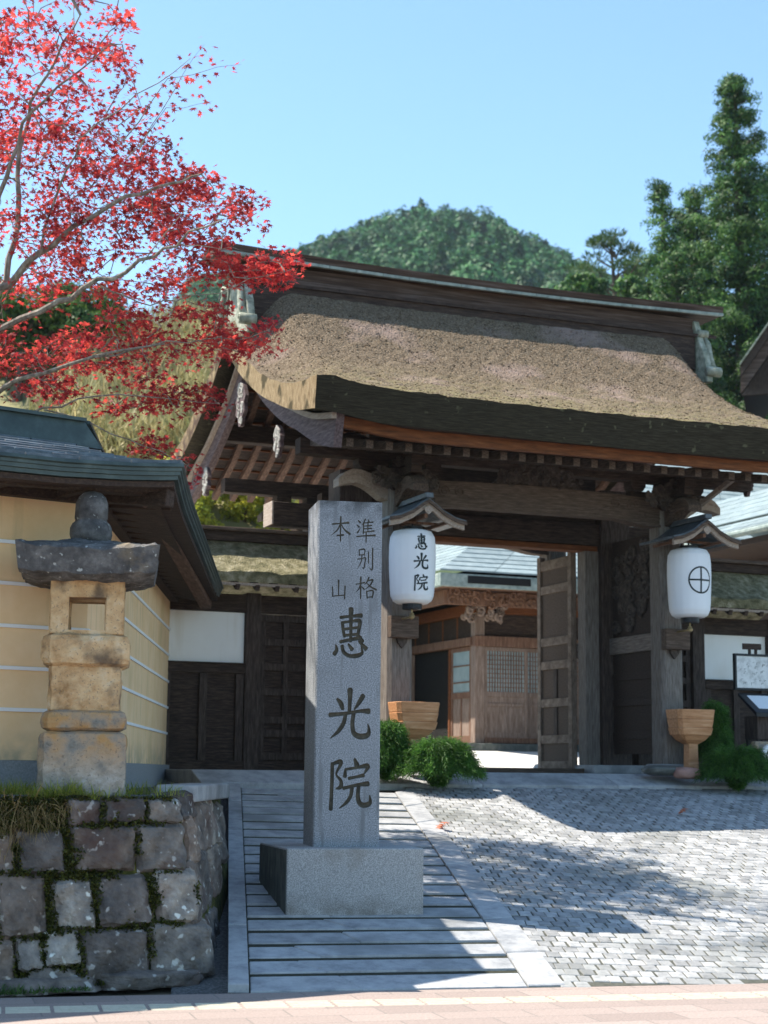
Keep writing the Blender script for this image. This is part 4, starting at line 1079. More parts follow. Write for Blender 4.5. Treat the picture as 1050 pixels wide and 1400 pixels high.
mb = MB(); mb.rings([[(x, -.40, .857), (x, -.12, 1.037), (x, -.12, 1.033), (x, -.40, .853)] for x in (3.1, 3.5)]); mb.build('paper_sheet', 'paper', nb)
mb = MB(); mb.box(3.08, 3.56, -.38, -.08, .45, .76); mb.build('cabinet', 'wood_v', nb, bevel=.008)
mb = MB()
for x in (3.1, 3.5):
    for y in (-.36, -.12): mb.box(x, x + .04, y, y + .04, -.016, .45)
mb.build('leg', 'black_metal', nb)
ct = thing('crest_tile', 'pale round-faced roof tile with a dark crest, set down below the notice board', 'tile', (3.12, -.62, -.016))
mb = MB(); mb.box(2.90, 3.34, -.58, -.48, -.016, .42); mb.build('back_slab', 'lantern_base', ct, bevel=.02)
mb = MB(); mb.rings([[(3.14 + r * math.cos(2 * math.pi * k / 32), y, .22 + r * math.sin(2 * math.pi * k / 32)) for k in range(32)] for r, y in ((.17, -.582), (.17, -.64), (.14, -.65))]); mb.build('disc', 'plaster_white', ct)
mb = MB()
for k in range(1): mb.tube([(3.14 + .115 * math.cos(2 * math.pi * k / 32), -.652, .22 + .115 * math.sin(2 * math.pi * k / 32)) for k in range(33)], .012, 6)
mb.tube([(3.14, -.652, .14), (3.14, -.652, .30)], .014, 6); mb.tube([(3.08, -.652, .20), (3.14, -.652, .25), (3.2, -.652, .20)], .012, 6)
mb.tube([(3.07, -.652, .27), (3.14, -.652, .21), (3.21, -.652, .27)], .011, 6)
mb.build('crest', 'black_metal', ct)
# ------------------------------------------------------------------ roofed yellow wall with white lines (world frame)
def V2(a, b): return Vector((a, b))
CN = V2(-2.36, 13.40); FD = V2(-math.cos(R(34)), -math.sin(R(34))); BK = V2(-2.70, 21.3); BD = (BK - CN).normalized()
yw = thing('roofed_wall', 'yellow plaster wall with white lines under a dark green copper roof', 'wall', (-2.36, 13.4, 1.3), IDN)
def off_corner(d):
    """corner of the wall faces pushed out by d"""
    n1 = V2(-FD.y, FD.x); n1 = n1 if n1.y < 0 else -n1
    n2 = V2(BD.y, -BD.x); n2 = n2 if n2.x > 0 else -n2
    return line_isect(CN + n1 * d, FD, CN + n2 * d, BD), n1, n2
def Lwall(mb, d0, d1, z0, z1, L1=6.0, L2=7.85):
    """an L-shaped band following both wall faces from depth d0 (inside) to d1 (outside)"""
    a, n1, n2 = off_corner(d0); b, _, _ = off_corner(d1)
    P = [CN + FD * L1 + n1 * d0, a, CN + BD * L2 + n2 * d0, CN + BD * L2 + n2 * d1, b, CN + FD * L1 + n1 * d1]
    for q in ((0, 1, 4, 5), (1, 2, 3, 4)):
        mb.rings([[(P[i].x, P[i].y, z) for i in q] for z in (z0, z1)])
mb = MB(); Lwall(mb, -.5, 0, 1.56, 3.62); mb.build('plaster', 'plaster_yellow', yw)
mb = MB(); Lwall(mb, -.45, .05, 1.2, 1.558); mb.build('foundation', 'foundation', yw)
for z in (1.945, 2.265, 2.59, 2.92, 3.245):
    mb = MB(); Lwall(mb, .0005, .016, z - .014, z + .014); mb.build('white_line', 'strip_white', yw)
mb = MB(); Lwall(mb, -.55, .10, 3.60, 3.76); mb.build('wall_plate', 'wood', yw)
# eaves: straight runs meeting at the corner, the corner lifted
EC = V2(-1.58, 12.92); EF = V2(-2.02, 21.0); EL = EC + V2(-math.cos(R(36)), -math.sin(R(36))) * 6.5
RC = V2(-2.84, 14.72)
RL = RC + (EL - EC); RB = V2(-3.32, 21.0)
ZE, ZR = 3.775, 4.37
def lift(p): return .09 * max(0, 1 - (p - EC).length / 1.5) ** 2
def roof_slope(A, B, C, D, name, courses=9, w_=.42):
    """A,B eave ends; D,C ridge ends; overlapping courses of tiles"""
    mb = MB()
    for c in range(courses):
        t0, t1 = c / courses, (c + 1) / courses + .02
        t1 = min(t1, 1)
        L = (B - A).length; nseg = max(3, int(L / w_)); 
        for k in range(-1, nseg + 1):
            u0, u1 = max(0, (k + (.5 if c % 2 else 0)) / nseg), min(1, (k + 1 + (.5 if c % 2 else 0)) / nseg - .002)
            if u1 <= u0: continue
            def pt(u, t, dz):
                p = A.lerp(B, u).lerp(D.lerp(C, u), t); e = A.lerp(B, u)
                z = ZE + (ZR - ZE) * (t ** 1.12) + lift(e) * (1 - t) ** 2 + dz
                return (p.x, p.y, z)
            j = random.uniform(-.002, .004)
            mb.rings([[pt(u0, t0, .020 + j), pt(u1, t0, .020 + j), pt(u1, t1, .004), pt(u0, t1, .004)], [pt(u0, t0, -.002), pt(u1, t0, -.002), pt(u1, t1, -.02), pt(u0, t1, -.02)]])
    return mb.build(name, 'slate', yw)
roof_slope(EL, EC, RC, RL, 'roof_tiles')
roof_slope(EC, EF, RB, RC, 'roof_tiles')
# the slopes on the inner side, plain
mb = MB()
BL2 = RL + (RL - EL); 
q1 = [RL, RC, V2(-5.0, 16.5), RL + V2(-1.0, 1.6)]
mb.add([(RL.x, RL.y, ZR), (RC.x, RC.y, ZR), (-4.6, 16.4, ZE), (RL.x - .9, RL.y + 1.4, ZE), (RB.x, RB.y, ZR), (RB.x - 1.3, RB.y, ZE)], [(0, 1, 2, 3), (1, 4, 5, 2)])
mb.build('rear_slope', 'patina', yw)
def eave_profile(p, nrm, prof):
    return [(p.x + nrm.x * a, p.y + nrm.y * a, ZE + lift(p) + b) for a, b in prof]
n_f = V2(EC.y - EL.y, -(EC.x - EL.x)).normalized(); n_f = n_f if n_f.y < 0 else -n_f
n_s = V2(EF.y - EC.y, -(EF.x - EC.x)).normalized(); n_s = n_s if n_s.x > 0 else -n_s
n_c = (n_f + n_s); n_c = n_c / n_c.dot(n_f)
def sweep_eave(name, prof, mat, bev=0):
    mb = MB(); rs = []
    for i in range(13): rs.append(eave_profile(EL.lerp(EC, i / 13), n_f, prof))
    for i in range(7): 
        p = EL.lerp(EC, 12 / 13 + i / 7 / 13); rs.append(eave_profile(p, n_f, prof))
    rs.append(eave_profile(EC, n_c, prof))
    for i in range(1, 26): rs.append(eave_profile(EC.lerp(EF, i / 25), n_s, prof))
    mb.rings(rs); return mb.build(name, mat, yw)
ef = sweep_eave('eave_fascia', [(-.10, -.004), (.015, -.004), (.02, -.03), (.0, -.04), (.0, -.062), (-.012, -.066), (-.012, -.095), (-.03, -.10), (-.03, -.13), (-.20, -.135), (-.20, -.02)], 'patina')
sweep_eave('eave_board', [(-.21, -.13), (-.06, -.137), (-.06, -.18), (-.21, -.18)], 'wood')
sweep_eave('soffit', [(-.22, -.12), (-.205, -.20), (-.9, -.10), (-.9, -.06)], 'wood')
# outer beam carried under the return eave and along the front
def lin(p, q, z0, z1, w_, h, name, mat):
    mb = MB(); mb.beam((p.x, p.y, z0), (q.x, q.y, z1), w_, h); return mb.build(name, mat, yw, bevel=.012)
a, n1, n2 = off_corner(.46)
lin(a + V2(.0, .0), CN + BD * 7.7 + n2 * .46, 3.70, 3.58, .14, .15, 'outer_beam', 'wood_red_y')
lin(a, CN + FD * 6 + n1 * .46, 3.70, 3.60, .14, .13, 'outer_beam', 'wood')
r0 = None
for k in range(20):
    p = CN + BD * (.25 + k * .38) 
    mb = MB(); z_ = 3.66
    mb.beam((p.x - .05, p.y, z_), (p.x + n2.x * .62, p.y + n2.y * .62, z_ - .02), .07, .08)
    if r0 is None: r0 = mb.build('bracket_arm', 'wood', yw, bevel=.006); p0 = p
    else:
        c = r0.copy(); COL.objects.link(c); c.location = (p.x - p0.x, p.y - p0.y, 0)
for k in range(8):
    p = CN + FD * (.3 + k * .6)
    c = None
    mb = MB(); mb.beam((p.x, p.y, 3.67), (p.x + n1.x * .62, p.y + n1.y * .62, 3.65), .08, .09); mb.build('bracket_arm', 'wood', yw, bevel=.006)
mb = MB(); hp = EC + (RC - EC) * .08
mb.beam((hp.x, hp.y, ZE - .16), (CN.x, CN.y, 3.70), .12, .15); mb.build('hip_rafter', 'wood', yw, bevel=.01)
# copper ridge box
def ridge_run(p, q, cut):
    mb = MB(); d = (q - p).normalized(); n_ = V2(-d.y, d.x)
    rs = []
    for k, (pt, sl) in enumerate(((p, 0), (q, cut))):
        rs.append([((pt + n_ * a + d * sl * (1 if b < .1 else -.2)).x, (pt + n_ * a + d * sl * (1 if b < .1 else -.2)).y, ZR + b) for a, b in ((-.20, -.06), (-.17, .17), (-.21, .17), (-.21, .20), (0, .23), (.21, .20), (.21, .17), (.17, .17), (.20, -.06))])
    mb.rings(rs); return mb.build('ridge_box', 'patina', yw)
ridge_run(RL, RC + V2(.10, .07), .14); ridge_run(RC, RB, 0)

# ------------------------------------------------------------------ stone lantern
SLX, SLY, LYAW = -2.235, 12.72, R(8)
LF = Matrix.Translation((SLX, SLY, 1.33)) @ Matrix.Rotation(LYAW, 4, 'Z')
sl_ = thing('stone_lantern', 'old square stone lantern with dark cap and orange stained shaft', 'lantern', (0, 0, 0), LF)
def ublock(mb, a, b, z0, z1, seed, r=.03, rough=.012, n=9, hole=None):
    """squared block with worn edges and slight unevenness"""
    rs = []
    m = 10
    zs = [z0, z0 + r * .4, z0 + r] + [z0 + r + (z1 - z0 - 2 * r) * i / m for i in range(1, m)] + [z1 - r, z1 - r * .4, z1]
    for z in zs:
        ins = 0
        if z - z0 < r: ins = r * (1 - math.sqrt(max(0, 1 - ((r - (z - z0)) / r) ** 2)))
        if z1 - z < r: ins = r * (1 - math.sqrt(max(0, 1 - ((r - (z1 - z)) / r) ** 2)))
        pr = []
        for s_ in range(4):
            for k in range(n):
                t = -1 + 2 * k / n
                t2 = t * (1 - r / a) 
                x, y = {0: (t2 * a, -b), 1: (a, t2 * b), 2: (-t2 * a, b), 3: (-a, -t2 * b)}[s_]
                k_ = 1 - ins / a
                j = rough * hnoise(x * 7 + seed, y * 7 + seed * 2, z * 7) + rough * .6 * hnoise(x * 19 + seed, y * 19, z * 19)
                l_ = math.hypot(x, y)
                pr.append((x * k_ + x / l_ * j, y * k_ + y / l_ * j, z + rough * .4 * hnoise(x * 9, y * 9, seed)))
        rs.append(pr)
    mb.rings(rs)
mb = MB(); ublock(mb, .315, .315, -.06, .44, 1, .045); ublock(mb, .312, .312, .442, .60, 2, .06); mb.build('base', 'lantern_base', sl_, smooth=False)
mb = MB(); ublock(mb, .26, .26, .58, .925, 3, .02, .014); mb.build('shaft', 'lantern_stone', sl_)
mb = MB(); ublock(mb, .318, .318, .915, 1.165, 4, .06, .012); mb.build('platform', 'lantern_stone', sl_)
mb = MB()
for sx in (-1, 1):
    for sy in (-1, 1):
        k = MB(); ublock(k, .07, .07, 1.155, 1.57, 6 + sx + sy * 2, .012, .004, 6)
        mb.add([(x + sx * .202, y + sy * .202, z) for x, y, z in k.v], k.f)
mb.box(-.268, .268, -.268, .268, 1.43, 1.568); mb.box(-.266, .266, -.266, .266, 1.158, 1.185)
mb.build('fire_box', 'lantern_stone', sl_)
# cap with lifted corners
mb = MB(); n_ = 28; A = .525
vs, fs = [], []
for lay in (0, 1):
    for i in range(n_ + 1):
        for j in range(n_ + 1):
            x, y = (-1 + 2 * i / n_), (-1 + 2 * j / n_); m_ = max(abs(x), abs(y)); cr = (abs(x) * abs(y)) ** 3
            j_ = .012 * hnoise(x * 4, y * 4, lay) + .006 * hnoise(x * 11, y * 11, lay)
            if lay == 0: z = 1.785 + .115 * (1 - m_ ** 1.3) + .045 * cr - .02 * (m_ > .97)
            else: z = 1.548 + .03 * cr + .035 * max(0, m_ - .80) / .2
            k = A * (1 if lay == 0 else .95)
            vs.append((x * k * (1 - .02 * (1 - cr)), y * k * (1 - .02 * (1 - cr)), z + j_))
W_ = n_ + 1
for i in range(n_):
    for j in range(n_):
        a = i * W_ + j; fs.append((a, a + W_, a + W_ + 1, a + 1)); b = a + W_ * W_; fs.append((b, b + 1, b + W_ + 1, b + W_))
edge = [i * W_ for i in range(n_)] + [n_ * W_ + j for j in range(n_)] + [(n_ - i) * W_ + n_ for i in range(n_)] + [n_ - j for j in range(n_)]
for i in range(len(edge)):
    a, b = edge[i], edge[(i + 1) % len(edge)]; fs.append((a, b, b + W_ * W_, a + W_ * W_))
mb.add(vs, fs); mb.build('cap', 'lantern_cap', sl_)
mb = MB()
pr = [(.12, 1.86), (.150, 1.89), (.160, 1.935), (.157, 1.985), (.138, 2.02), (.118, 2.035), (.118, 2.05), (.124, 2.06), (.126, 2.12), (.122, 2.17), (.104, 2.22), (.07, 2.255), (.02, 2.27)]
rs = []
for r, z in pr:
    rs.append([((r + .006 * hnoise(6 * math.cos(a) + z * 9, 6 * math.sin(a))) * math.cos(a), (r + .006 * hnoise(6 * math.cos(a), 6 * math.sin(a) + z * 11)) * math.sin(a), z) for a in [2 * math.pi * k / 24 for k in range(24)]])
mb.rings(rs); mb.build('finial', 'lantern_cap', sl_, smooth=True)

# ------------------------------------------------------------------ the engraved stone pillar
PY = R(11)
PF = Matrix.Translation((-.285, 14.2, .88)) @ Matrix.Rotation(PY, 4, 'Z')
mon = thing('stone_pillar', 'tall grey granite pillar engraved with large characters, on a granite pedestal', 'monument', (0, 0, 0), PF)
PW, PH = .555, 2.90
mb = MB()
mb.prism([(-PW / 2 + .012, 0), (PW / 2 - .012, 0), (PW / 2, .012), (PW / 2, .57), (-PW / 2, .57), (-PW / 2, .012)], 'z', -.01, PH)
shaft = mb.build('shaft', ['granite', 'carve_floor', 'granite_dark'], mon)
cut = MB()
def engrave(g, cx, cz, sx, sz, depth, fat=1.0):
    for i, st in enumerate(GL[g]):
        c, nr_ = stroke_outline(st, 7)
        rs = []
        e = random.uniform(0, .0006)
        for (x, y, w_), n_ in zip(c, nr_):
            w_ *= fat
            f = lambda k, yy: (cx + (x + n_[0] * k - 50) / 100 * sx, yy, cz - (y + n_[1] * k - 50) / 100 * sz)
            d_ = depth * min(1, w_ / 7.0)
            rs.append([f(-w_ / 2, -.004 - e), f(-w_ / 2 * .98, .0), f(-w_ / 2 * .55, d_ * .8), f(0, d_ + e), f(w_ / 2 * .55, d_ * .8), f(w_ / 2 * .98, .0), f(w_ / 2, -.004 - e)])
        k = MB(); k.rings(rs); cut.add(k.v, k.f)
for g, z, s_ in (('hui', 1.775, .43), ('guang', 1.085, .44), ('yuan', .51, .43)):
    engrave(g, .015, z, .385, s_, .016, 1.18)
for g, x, z, w_, h_ in (('zhun', .135, 2.655, .165, .20), ('bie', .135, 2.405, .15, .20), ('ge', .14, 2.16, .18, .19), ('ben', -.085, 2.66, .165, .205), ('shan', -.095, 2.14, .15, .17)):
    engrave(g, x, z, w_, h_, .009, .95)
co = cut.build('cutter', 'carve_floor', mon)
bo = shaft.modifiers.new('cut', 'BOOLEAN'); bo.object = co; bo.operation = 'DIFFERENCE'; bo.solver = 'EXACT'; bo.use_self = True
try: bo.material_mode = 'TRANSFER'
except Exception: pass
bpy.context.view_layer.update()
dg = bpy.context.evaluated_depsgraph_get()
newme = bpy.data.meshes.new_from_object(shaft.evaluated_get(dg))
shaft.modifiers.clear(); bpy.data.objects.remove(co)
names = [m.name for m in newme.materials]
import bmesh
def split_mesh(me, keep):
    bm = bmesh.new(); bm.from_mesh(me)
    bmesh.ops.delete(bm, geom=[f for f in bm.faces if not keep(f)], context='FACES')
    out = bpy.data.meshes.new('part'); bm.to_mesh(out); bm.free()
    for m in me.materials: out.materials.append(m)
    return out
ci = [i for i, m in enumerate(newme.materials) if m and m.name == 'carve_floor']
iscut = lambda f: f.material_index in ci or (f.calc_center_median().y > .0009 and f.calc_center_median().y < .03 and abs(f.calc_center_median().x) < .25 and 0.05 < f.calc_center_median().z < PH - .05)
ins_me = split_mesh(newme, iscut); sh_me = split_mesh(newme, lambda f: not iscut(f))
if len(sh_me.polygons) > 4:
    shaft.data = sh_me
    for p in sh_me.polygons: p.material_index = 0
    ins = bpy.data.objects.new('inscription', ins_me); COL.objects.link(ins); ins.parent = mon
    ins_me.materials.clear(); ins_me.materials.append(MATS['carve_floor'])
    for p in ins_me.polygons: p.material_index = 0
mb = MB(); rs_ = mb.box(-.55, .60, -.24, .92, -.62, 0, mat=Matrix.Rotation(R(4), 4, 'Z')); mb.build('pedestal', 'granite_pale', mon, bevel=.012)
mb = MB(); mb.box(-.5535, -.5505, -.225, .90, -.60, -.015, mat=Matrix.Rotation(R(4), 4, 'Z')); mb.build('weathered_side', 'granite_dark', mon)

# ------------------------------------------------------------------ retaining wall at the left
TC, BC = V2(-1.44, 12.66), V2(-1.25, 12.47)       # right-hand corner, top and bottom
FDv = V2(-math.cos(R(27)), -math.sin(R(27)))
rw = thing('stone_wall', 'mossy retaining wall of big rough stones, under the stone lantern', 'wall', (-1.3, 12.5, 0), IDN)
H = 1.29
def fpt(u, z, d=0):
    """point on the leaning front face, u metres left of the corner, d out of the face"""
    o = BC.lerp(TC, z / H) + FDv * u; nrm = V2(FDv.y, -FDv.x); nrm = nrm if nrm.y < 0 else -nrm
    o = o + nrm * d; return Vector((o.x, o.y, z))
RDv = (V2(-1.40, 14.9) - TC).normalized()
def spt(u, z, d=0):
    o = BC.lerp(TC, z / H) + RDv * u; o = o + V2(RDv.y, -RDv.x) * d; return Vector((o.x, o.y, z))
def face_stone(mb, fn, u0, u1, z0, z1, seed, dep=.28, bulge=.038, grow=.016):
    """an irregular stone bedded in a wall face: rounded outline, domed rough front"""
    rr = random.Random(seed); n_, m_ = 12, 12
    cu, cz = (u0 + u1) / 2, (z0 + z1) / 2; a, b = (u1 - u0) / 2 + grow, (z1 - z0) / 2 + grow
    skew = [rr.uniform(.91, 1.05) for _ in range(4)]
    vs = []
    tx, tz = rr.uniform(-.035, .035), rr.uniform(-.035, .03)
    for i in range(n_ + 1):
        for j in range(m_ + 1):
            s_, t_ = -1 + 2 * i / n_, -1 + 2 * j / m_
            p = 16; l = (abs(s_) ** p + abs(t_) ** p) ** (1 / p); mx = max(abs(s_), abs(t_), 1e-6); k = mx / max(l, 1e-6)
            s2, t2 = s_ * k, t_ * k
            e = max(abs(s_), abs(t_))
            c = ((1 - s2) * (1 - t2) * skew[0] + (1 + s2) * (1 - t2) * skew[1] + (1 + s2) * (1 + t2) * skew[2] + (1 - s2) * (1 + t2) * skew[3]) / 4
            u = cu + a * s2 * c + .011 * hnoise(s_ * 3 + seed, t_ * 3, 1) * e; z = cz + b * t2 * c + .011 * hnoise(t_ * 3 + seed * 2, s_ * 3, 2) * e
            d = bulge * (1 - e ** 5) + .022 * hnoise(u * 6 + seed, z * 6, seed) + .013 * hnoise(u * 17 + seed, z * 15, seed) + tx * s_ + tz * t_ - .03 * (e > .98)
            vs.append(fn(u, max(z, -.03), d))
    W2 = m_ + 1; K2 = len(vs)
    ed = [i * W2 for i in range(n_)] + [n_ * W2 + j for j in range(m_)] + [(n_ - i) * W2 + m_ for i in range(n_)] + [m_ - j for j in range(m_)]
    fs = [(i * W2 + j, (i + 1) * W2 + j, (i + 1) * W2 + j + 1, i * W2 + j + 1) for i in range(n_) for j in range(m_)]
    for e_ in ed:
        s_, t_ = -1 + 2 * (e_ // W2) / n_, -1 + 2 * (e_ % W2) / m_
        vs.append(fn(cu + a * s_ * .8, max(cz + b * t_ * .8, -.03), -dep))
    for i in range(len(ed)):
        j = (i + 1) % len(ed); fs.append((ed[i], ed[j], K2 + j, K2 + i))
    fs.append(tuple(K2 + i for i in range(len(ed))))
    mb.add(vs, fs)
def U(px): return (268 - px) / 187.0
def Z(py): return (1343 - py) / 196.0
stones = [(365, 515, 178, 255), (520, 650, 182, 258), (245, 360, 185, 268), (238, 470, 272, 428), (474, 648, 268, 432), (62, 212, 285, 425), (-110, 55, 300, 425), (-260, -112, 280, 440),
          (-12, 152, 430, 640), (166, 302, 452, 618), (322, 508, 442, 610), (530, 672, 432, 608), (-170, -16, 440, 630), (-330, -175, 445, 630),
          (250, 488, 622, 795), (492, 712, 612, 785), (38, 122, 640, 742), (132, 245, 622, 730), (-115, 30, 648, 800), (60, 235, 742, 800), (-290, -120, 640, 800)]
grp = [None]
for k, (x0, x1, y0, y1) in enumerate(stones):
    a, b = U(x1 / 2.5), U(x0 / 2.5)
    mb = MB(); face_stone(mb, fpt, a, b, Z(y1 / 2.5 + 1020), Z(y0 / 2.5 + 1020), 11 + k * 7)
    mb.build('wall_stone', 'wall_stone', rw, smooth=False)
for k, (u0, u1, z0, z1) in enumerate([(.05, .55, .04, .38), (.03, .45, .42, .80), (.5, 1.1, .44, .86), (.08, .62, .84, 1.15), (.66, 1.2, .9, 1.2), (1.15, 1.7, .5, .88), (1.24, 1.8, .92, 1.24), (.6, 1.2, .1, .4), (.04, .5, 1.17, 1.3), (1.85, 2.3, .75, 1.2)]):
    mb = MB(); face_stone(mb, lambda u, z, d: spt(u, z, d - .03), u0, u1, z0, z1, 211 + k * 5, .25, .02, .045); mb.build('wall_stone', 'wall_stone', rw)
mb = MB()
for x0, x1 in ((.02, .75), (.78, 1.6), (1.63, 2.5)):
    face_stone(mb, fpt, x0, x1, -.03, .075, int(x0 * 100) + 3, .3, .10)
mb.build('footing', 'wall_stone', rw)
mb = MB()     # earth and moss packed between the stones
for z0, z1 in ((-.03, 1.27),):
    A_, B_, C_, D_ = fpt(3.2, z0, -.05), fpt(-.0, z0, -.05), spt(2.6, z0, -.05), None
    A2, B2, C2 = fpt(3.2, z1, -.05), fpt(0.05, z1, -.06), spt(2.6, z1, -.05)
    mb.add([A_, B_, C_, A2, B2, C2], [(0, 1, 4, 3), (1, 2, 5, 4)])
mb.build('moss_bed', 'moss', rw)
mb = MB()      # pale coping slab at the upper end
pA, pB, pC, pD = spt(.34, 1.29, .02), spt(2.5, 1.29, .05), spt(2.5, 1.29, -.32), spt(.30, 1.29, -.28)
mb.rings([[(p.x, p.y, z) for p in (pA, pB, pC, pD)] for z in (1.255, 1.385)]); mb.build('coping_slab', 'slab', rw, bevel=.015)
# moss clumps in the joints
rng = np.random.default_rng(21)
N = 40000
u_ = rng.uniform(-.02, 2.6, N); z_ = rng.uniform(0, 1.3, N)
den = np.array([hnoise(a * 3.1, b * 3.7, 1.5) + .5 * hnoise(a * 9, b * 8, 3) for a, b in zip(u_, z_)])
def injoint(a, b):
    for x0, x1, y0, y1 in stones:
        if U(x1 / 2.5) + .025 < a < U(x0 / 2.5) - .025 and Z(y1 / 2.5 + 1020) + .02 < b < Z(y0 / 2.5 + 1020) - .02: return False
    return True
keep = [((injoint(a, b) and d > (-.2 if a < .75 else -1.0) and (a > .1 or d > .5)) or (d > (1.02 if a > .45 else 1.3))) for a, b, d in zip(u_, z_, den)]
u_, z_ = u_[keep], z_[keep]
P = np.array([fpt(a, b, rng.uniform(-.04, .035)) for a, b in zip(u_, z_)]); N = len(P)
scatter('moss', *BLADE, P, frames(rdirs(N, 1) + [0, -.8, .1], rng.uniform(0, 6, N)), np.stack([rng.uniform(.012, .03, N), rng.uniform(.008, .02, N), np.full(N, .3)], 1), 'moss_leaf', rw, kind='stuff')

# grass on the wall top, dry grass hanging over, weeds at the foot
def blades(name, P, D, L, W_, mat, label, cat='grass'):
    N = len(P)
    o = scatter(name, [(0, -.5, 0), (.5, -.4, .10), (1, 0, -.10), (.5, .4, .10), (0, .5, 0)], [(0, 1, 2, 3, 4)], P, frames(D, rng.uniform(-.6, .6, N)), np.stack([L, W_, L * .8], 1), mat, None, 'stuff')
    return tag(o, label, cat)
N = 5200
u_ = np.abs(rng.normal(1.15, .55, N)); v_ = rng.uniform(0, .75, N) ** 1.3
nb_ = V2(-FDv.y, FDv.x); nb_ = nb_ if nb_.y > 0 else -nb_
P = np.array([(TC + FDv * a + nb_ * b).to_3d() + Vector((0, 0, 1.29 + .03 * hnoise(a * 5, b * 5))) for a, b in zip(u_, v_)])
ok = [not (abs(p[0] - SLX) < .30 and abs(p[1] - SLY) < .30) and h > -.35 for p, h in zip(P, [hnoise(a * 4, b * 4, 7) for a, b in zip(u_, v_)])]
P = P[ok]; N = len(P); D = rdirs(N, .6, 1.1)
blades('grass', P, D, rng.uniform(.04, .17, N), rng.uniform(.004, .008, N), 'grass_blade', 'short green grass and moss on top of the mossy stone wall')
N = 2600
u_ = rng.uniform(.85, 2.2, N); P = np.array([fpt(a, 1.29 - .05 * abs(hnoise(a * 7, 1)), rng.uniform(-.14, .03)) for a in u_])
P[:, 2] -= rng.uniform(0, .30, N) * np.clip((u_ - .75) / .6, 0, 1)
D = rng.normal(0, .5, (N, 3)) + [0, -.75, -.5]
blades('dry_grass', P, D, rng.uniform(.08, .30, N) * np.clip((u_ - .45) / .7, .35, 1), rng.uniform(.004, .008, N), 'dry_blade', 'dry brown grass hanging over the upper edge of the stone wall')
N = 900
u_ = rng.uniform(.9, 2.5, N); P = np.array([fpt(a, 0, rng.uniform(.05, .22)) for a in u_]); P[:, 2] = 0
blades('weeds', P, rdirs(N, .6, .9), rng.uniform(.03, .10, N) * (.4 + .6 * np.clip((u_ - 1) / .6, 0, 1)), rng.uniform(.006, .014, N), 'green_leaf', 'low green weeds along the foot of the stone wall', 'weeds')
mb = MB()      # small blade cluster growing on the lantern cap's right shoulder -> slim pale sprig
# fallen leaves
STAR = []
for k in range(14):
    a = math.pi * 2 * k / 14; r = (1 if k % 2 == 0 else .38) * (1.0 if k not in (6, 8) else .75); STAR.append((r * math.cos(a), r * math.sin(a), .05 * (k % 2)))
for px, py, s_, nm in ((602, 1134, .07, 'curled red maple leaf fallen on the edge of the kerb strip'), (931, 1114, .06, 'pink maple leaf lying on the shaded setts near the gate')):
    lo, hi = 11.0, 22.0
    for _ in range(50):
        Y = (lo + hi) / 2; p = at(px, py, Y)
        if p.z > rz(p.x, p.y): lo = Y
        else: hi = Y
    P = np.array([[p.x + .02 * k, p.y - .03 * k, rz(p.x, p.y) + .03 + .02 * k] for k in range(3)])
    o = scatter('fallen_leaf', STAR, [tuple(range(14))], P, frames(rdirs(3, .3)), np.full((3, 1), s_), 'fallen_leaf'); tag(o, nm, 'leaf')

# ------------------------------------------------------------------ main hall seen through the gate (gate frame)
HX, HY, HZ = 3.83, 10.0, .40
hall = thing('temple_hall', 'timber temple hall with pale copper roof and latticed sliding doors, seen through the gate', 'building', (HX, HY, HZ))
mb = MB(); mb.box(HX - .25, 16, HY - .25, 22, HZ - .05, HZ + .13); mb.build('stone_base', 'granite_dark', hall, bevel=.02)
mb = MB(); mb.box(HX + .09, 16, HY + .12, 21, HZ + .14, 3.9); mb.build('core', 'painted_shade', hall)  # solid block; darkness of the unlit interior is put into its colour
b0 = .54
def hb(name, mat, *boxes, bev=.006, par=None):
    mb = MB()
    for b in boxes: mb.box(*b)
    return mb.build(name, mat, par or hall, bevel=bev)
for x in (HX, 6.6, 9.4, 12.2): hb('pillar', 'wood_hall_pale', (x, x + .2, HY - .02, HY + .18, b0, 3.45))
for y in (14.2, 18): hb('pillar', 'wood_hall', (HX, HX + .2, y, y + .2, b0, 3.45))
hb('beam', 'wood_hall', (HX - .01, 16, HY - .05, HY + .1, 2.38, 2.58), bev=.008)
hb('beam', 'wood_hall', (HX - .05, HX + .08, HY + .1, 20, 2.40, 2.56), bev=.008)
hb('upper_beam', 'wood_red', (HX - .01, 16, HY - .06, HY + .12, 3.02, 3.28))
hb('upper_beam', 'wood_red', (HX - .06, HX + .08, HY + .12, 20, 3.0, 3.2))
hb('transom', 'wood', (HX + .2, 16, HY + .05, HY + .1, 2.585, 3.015))
mb = MB()
for k in range(14): mb.box(HX + .055, HX + .10, HY + .2 + k * .7, HY + .27 + k * .7, 2.565, 2.995)
mb.build('transom_post', 'wood_red', hall)
hb('transom', 'wood', (HX + .06, HX + .085, HY + .2, 20, 2.565, 2.995))
hb('sill', 'wood_hall', (HX + .2, 16, HY - .04, HY + .12, b0, b0 + .10))
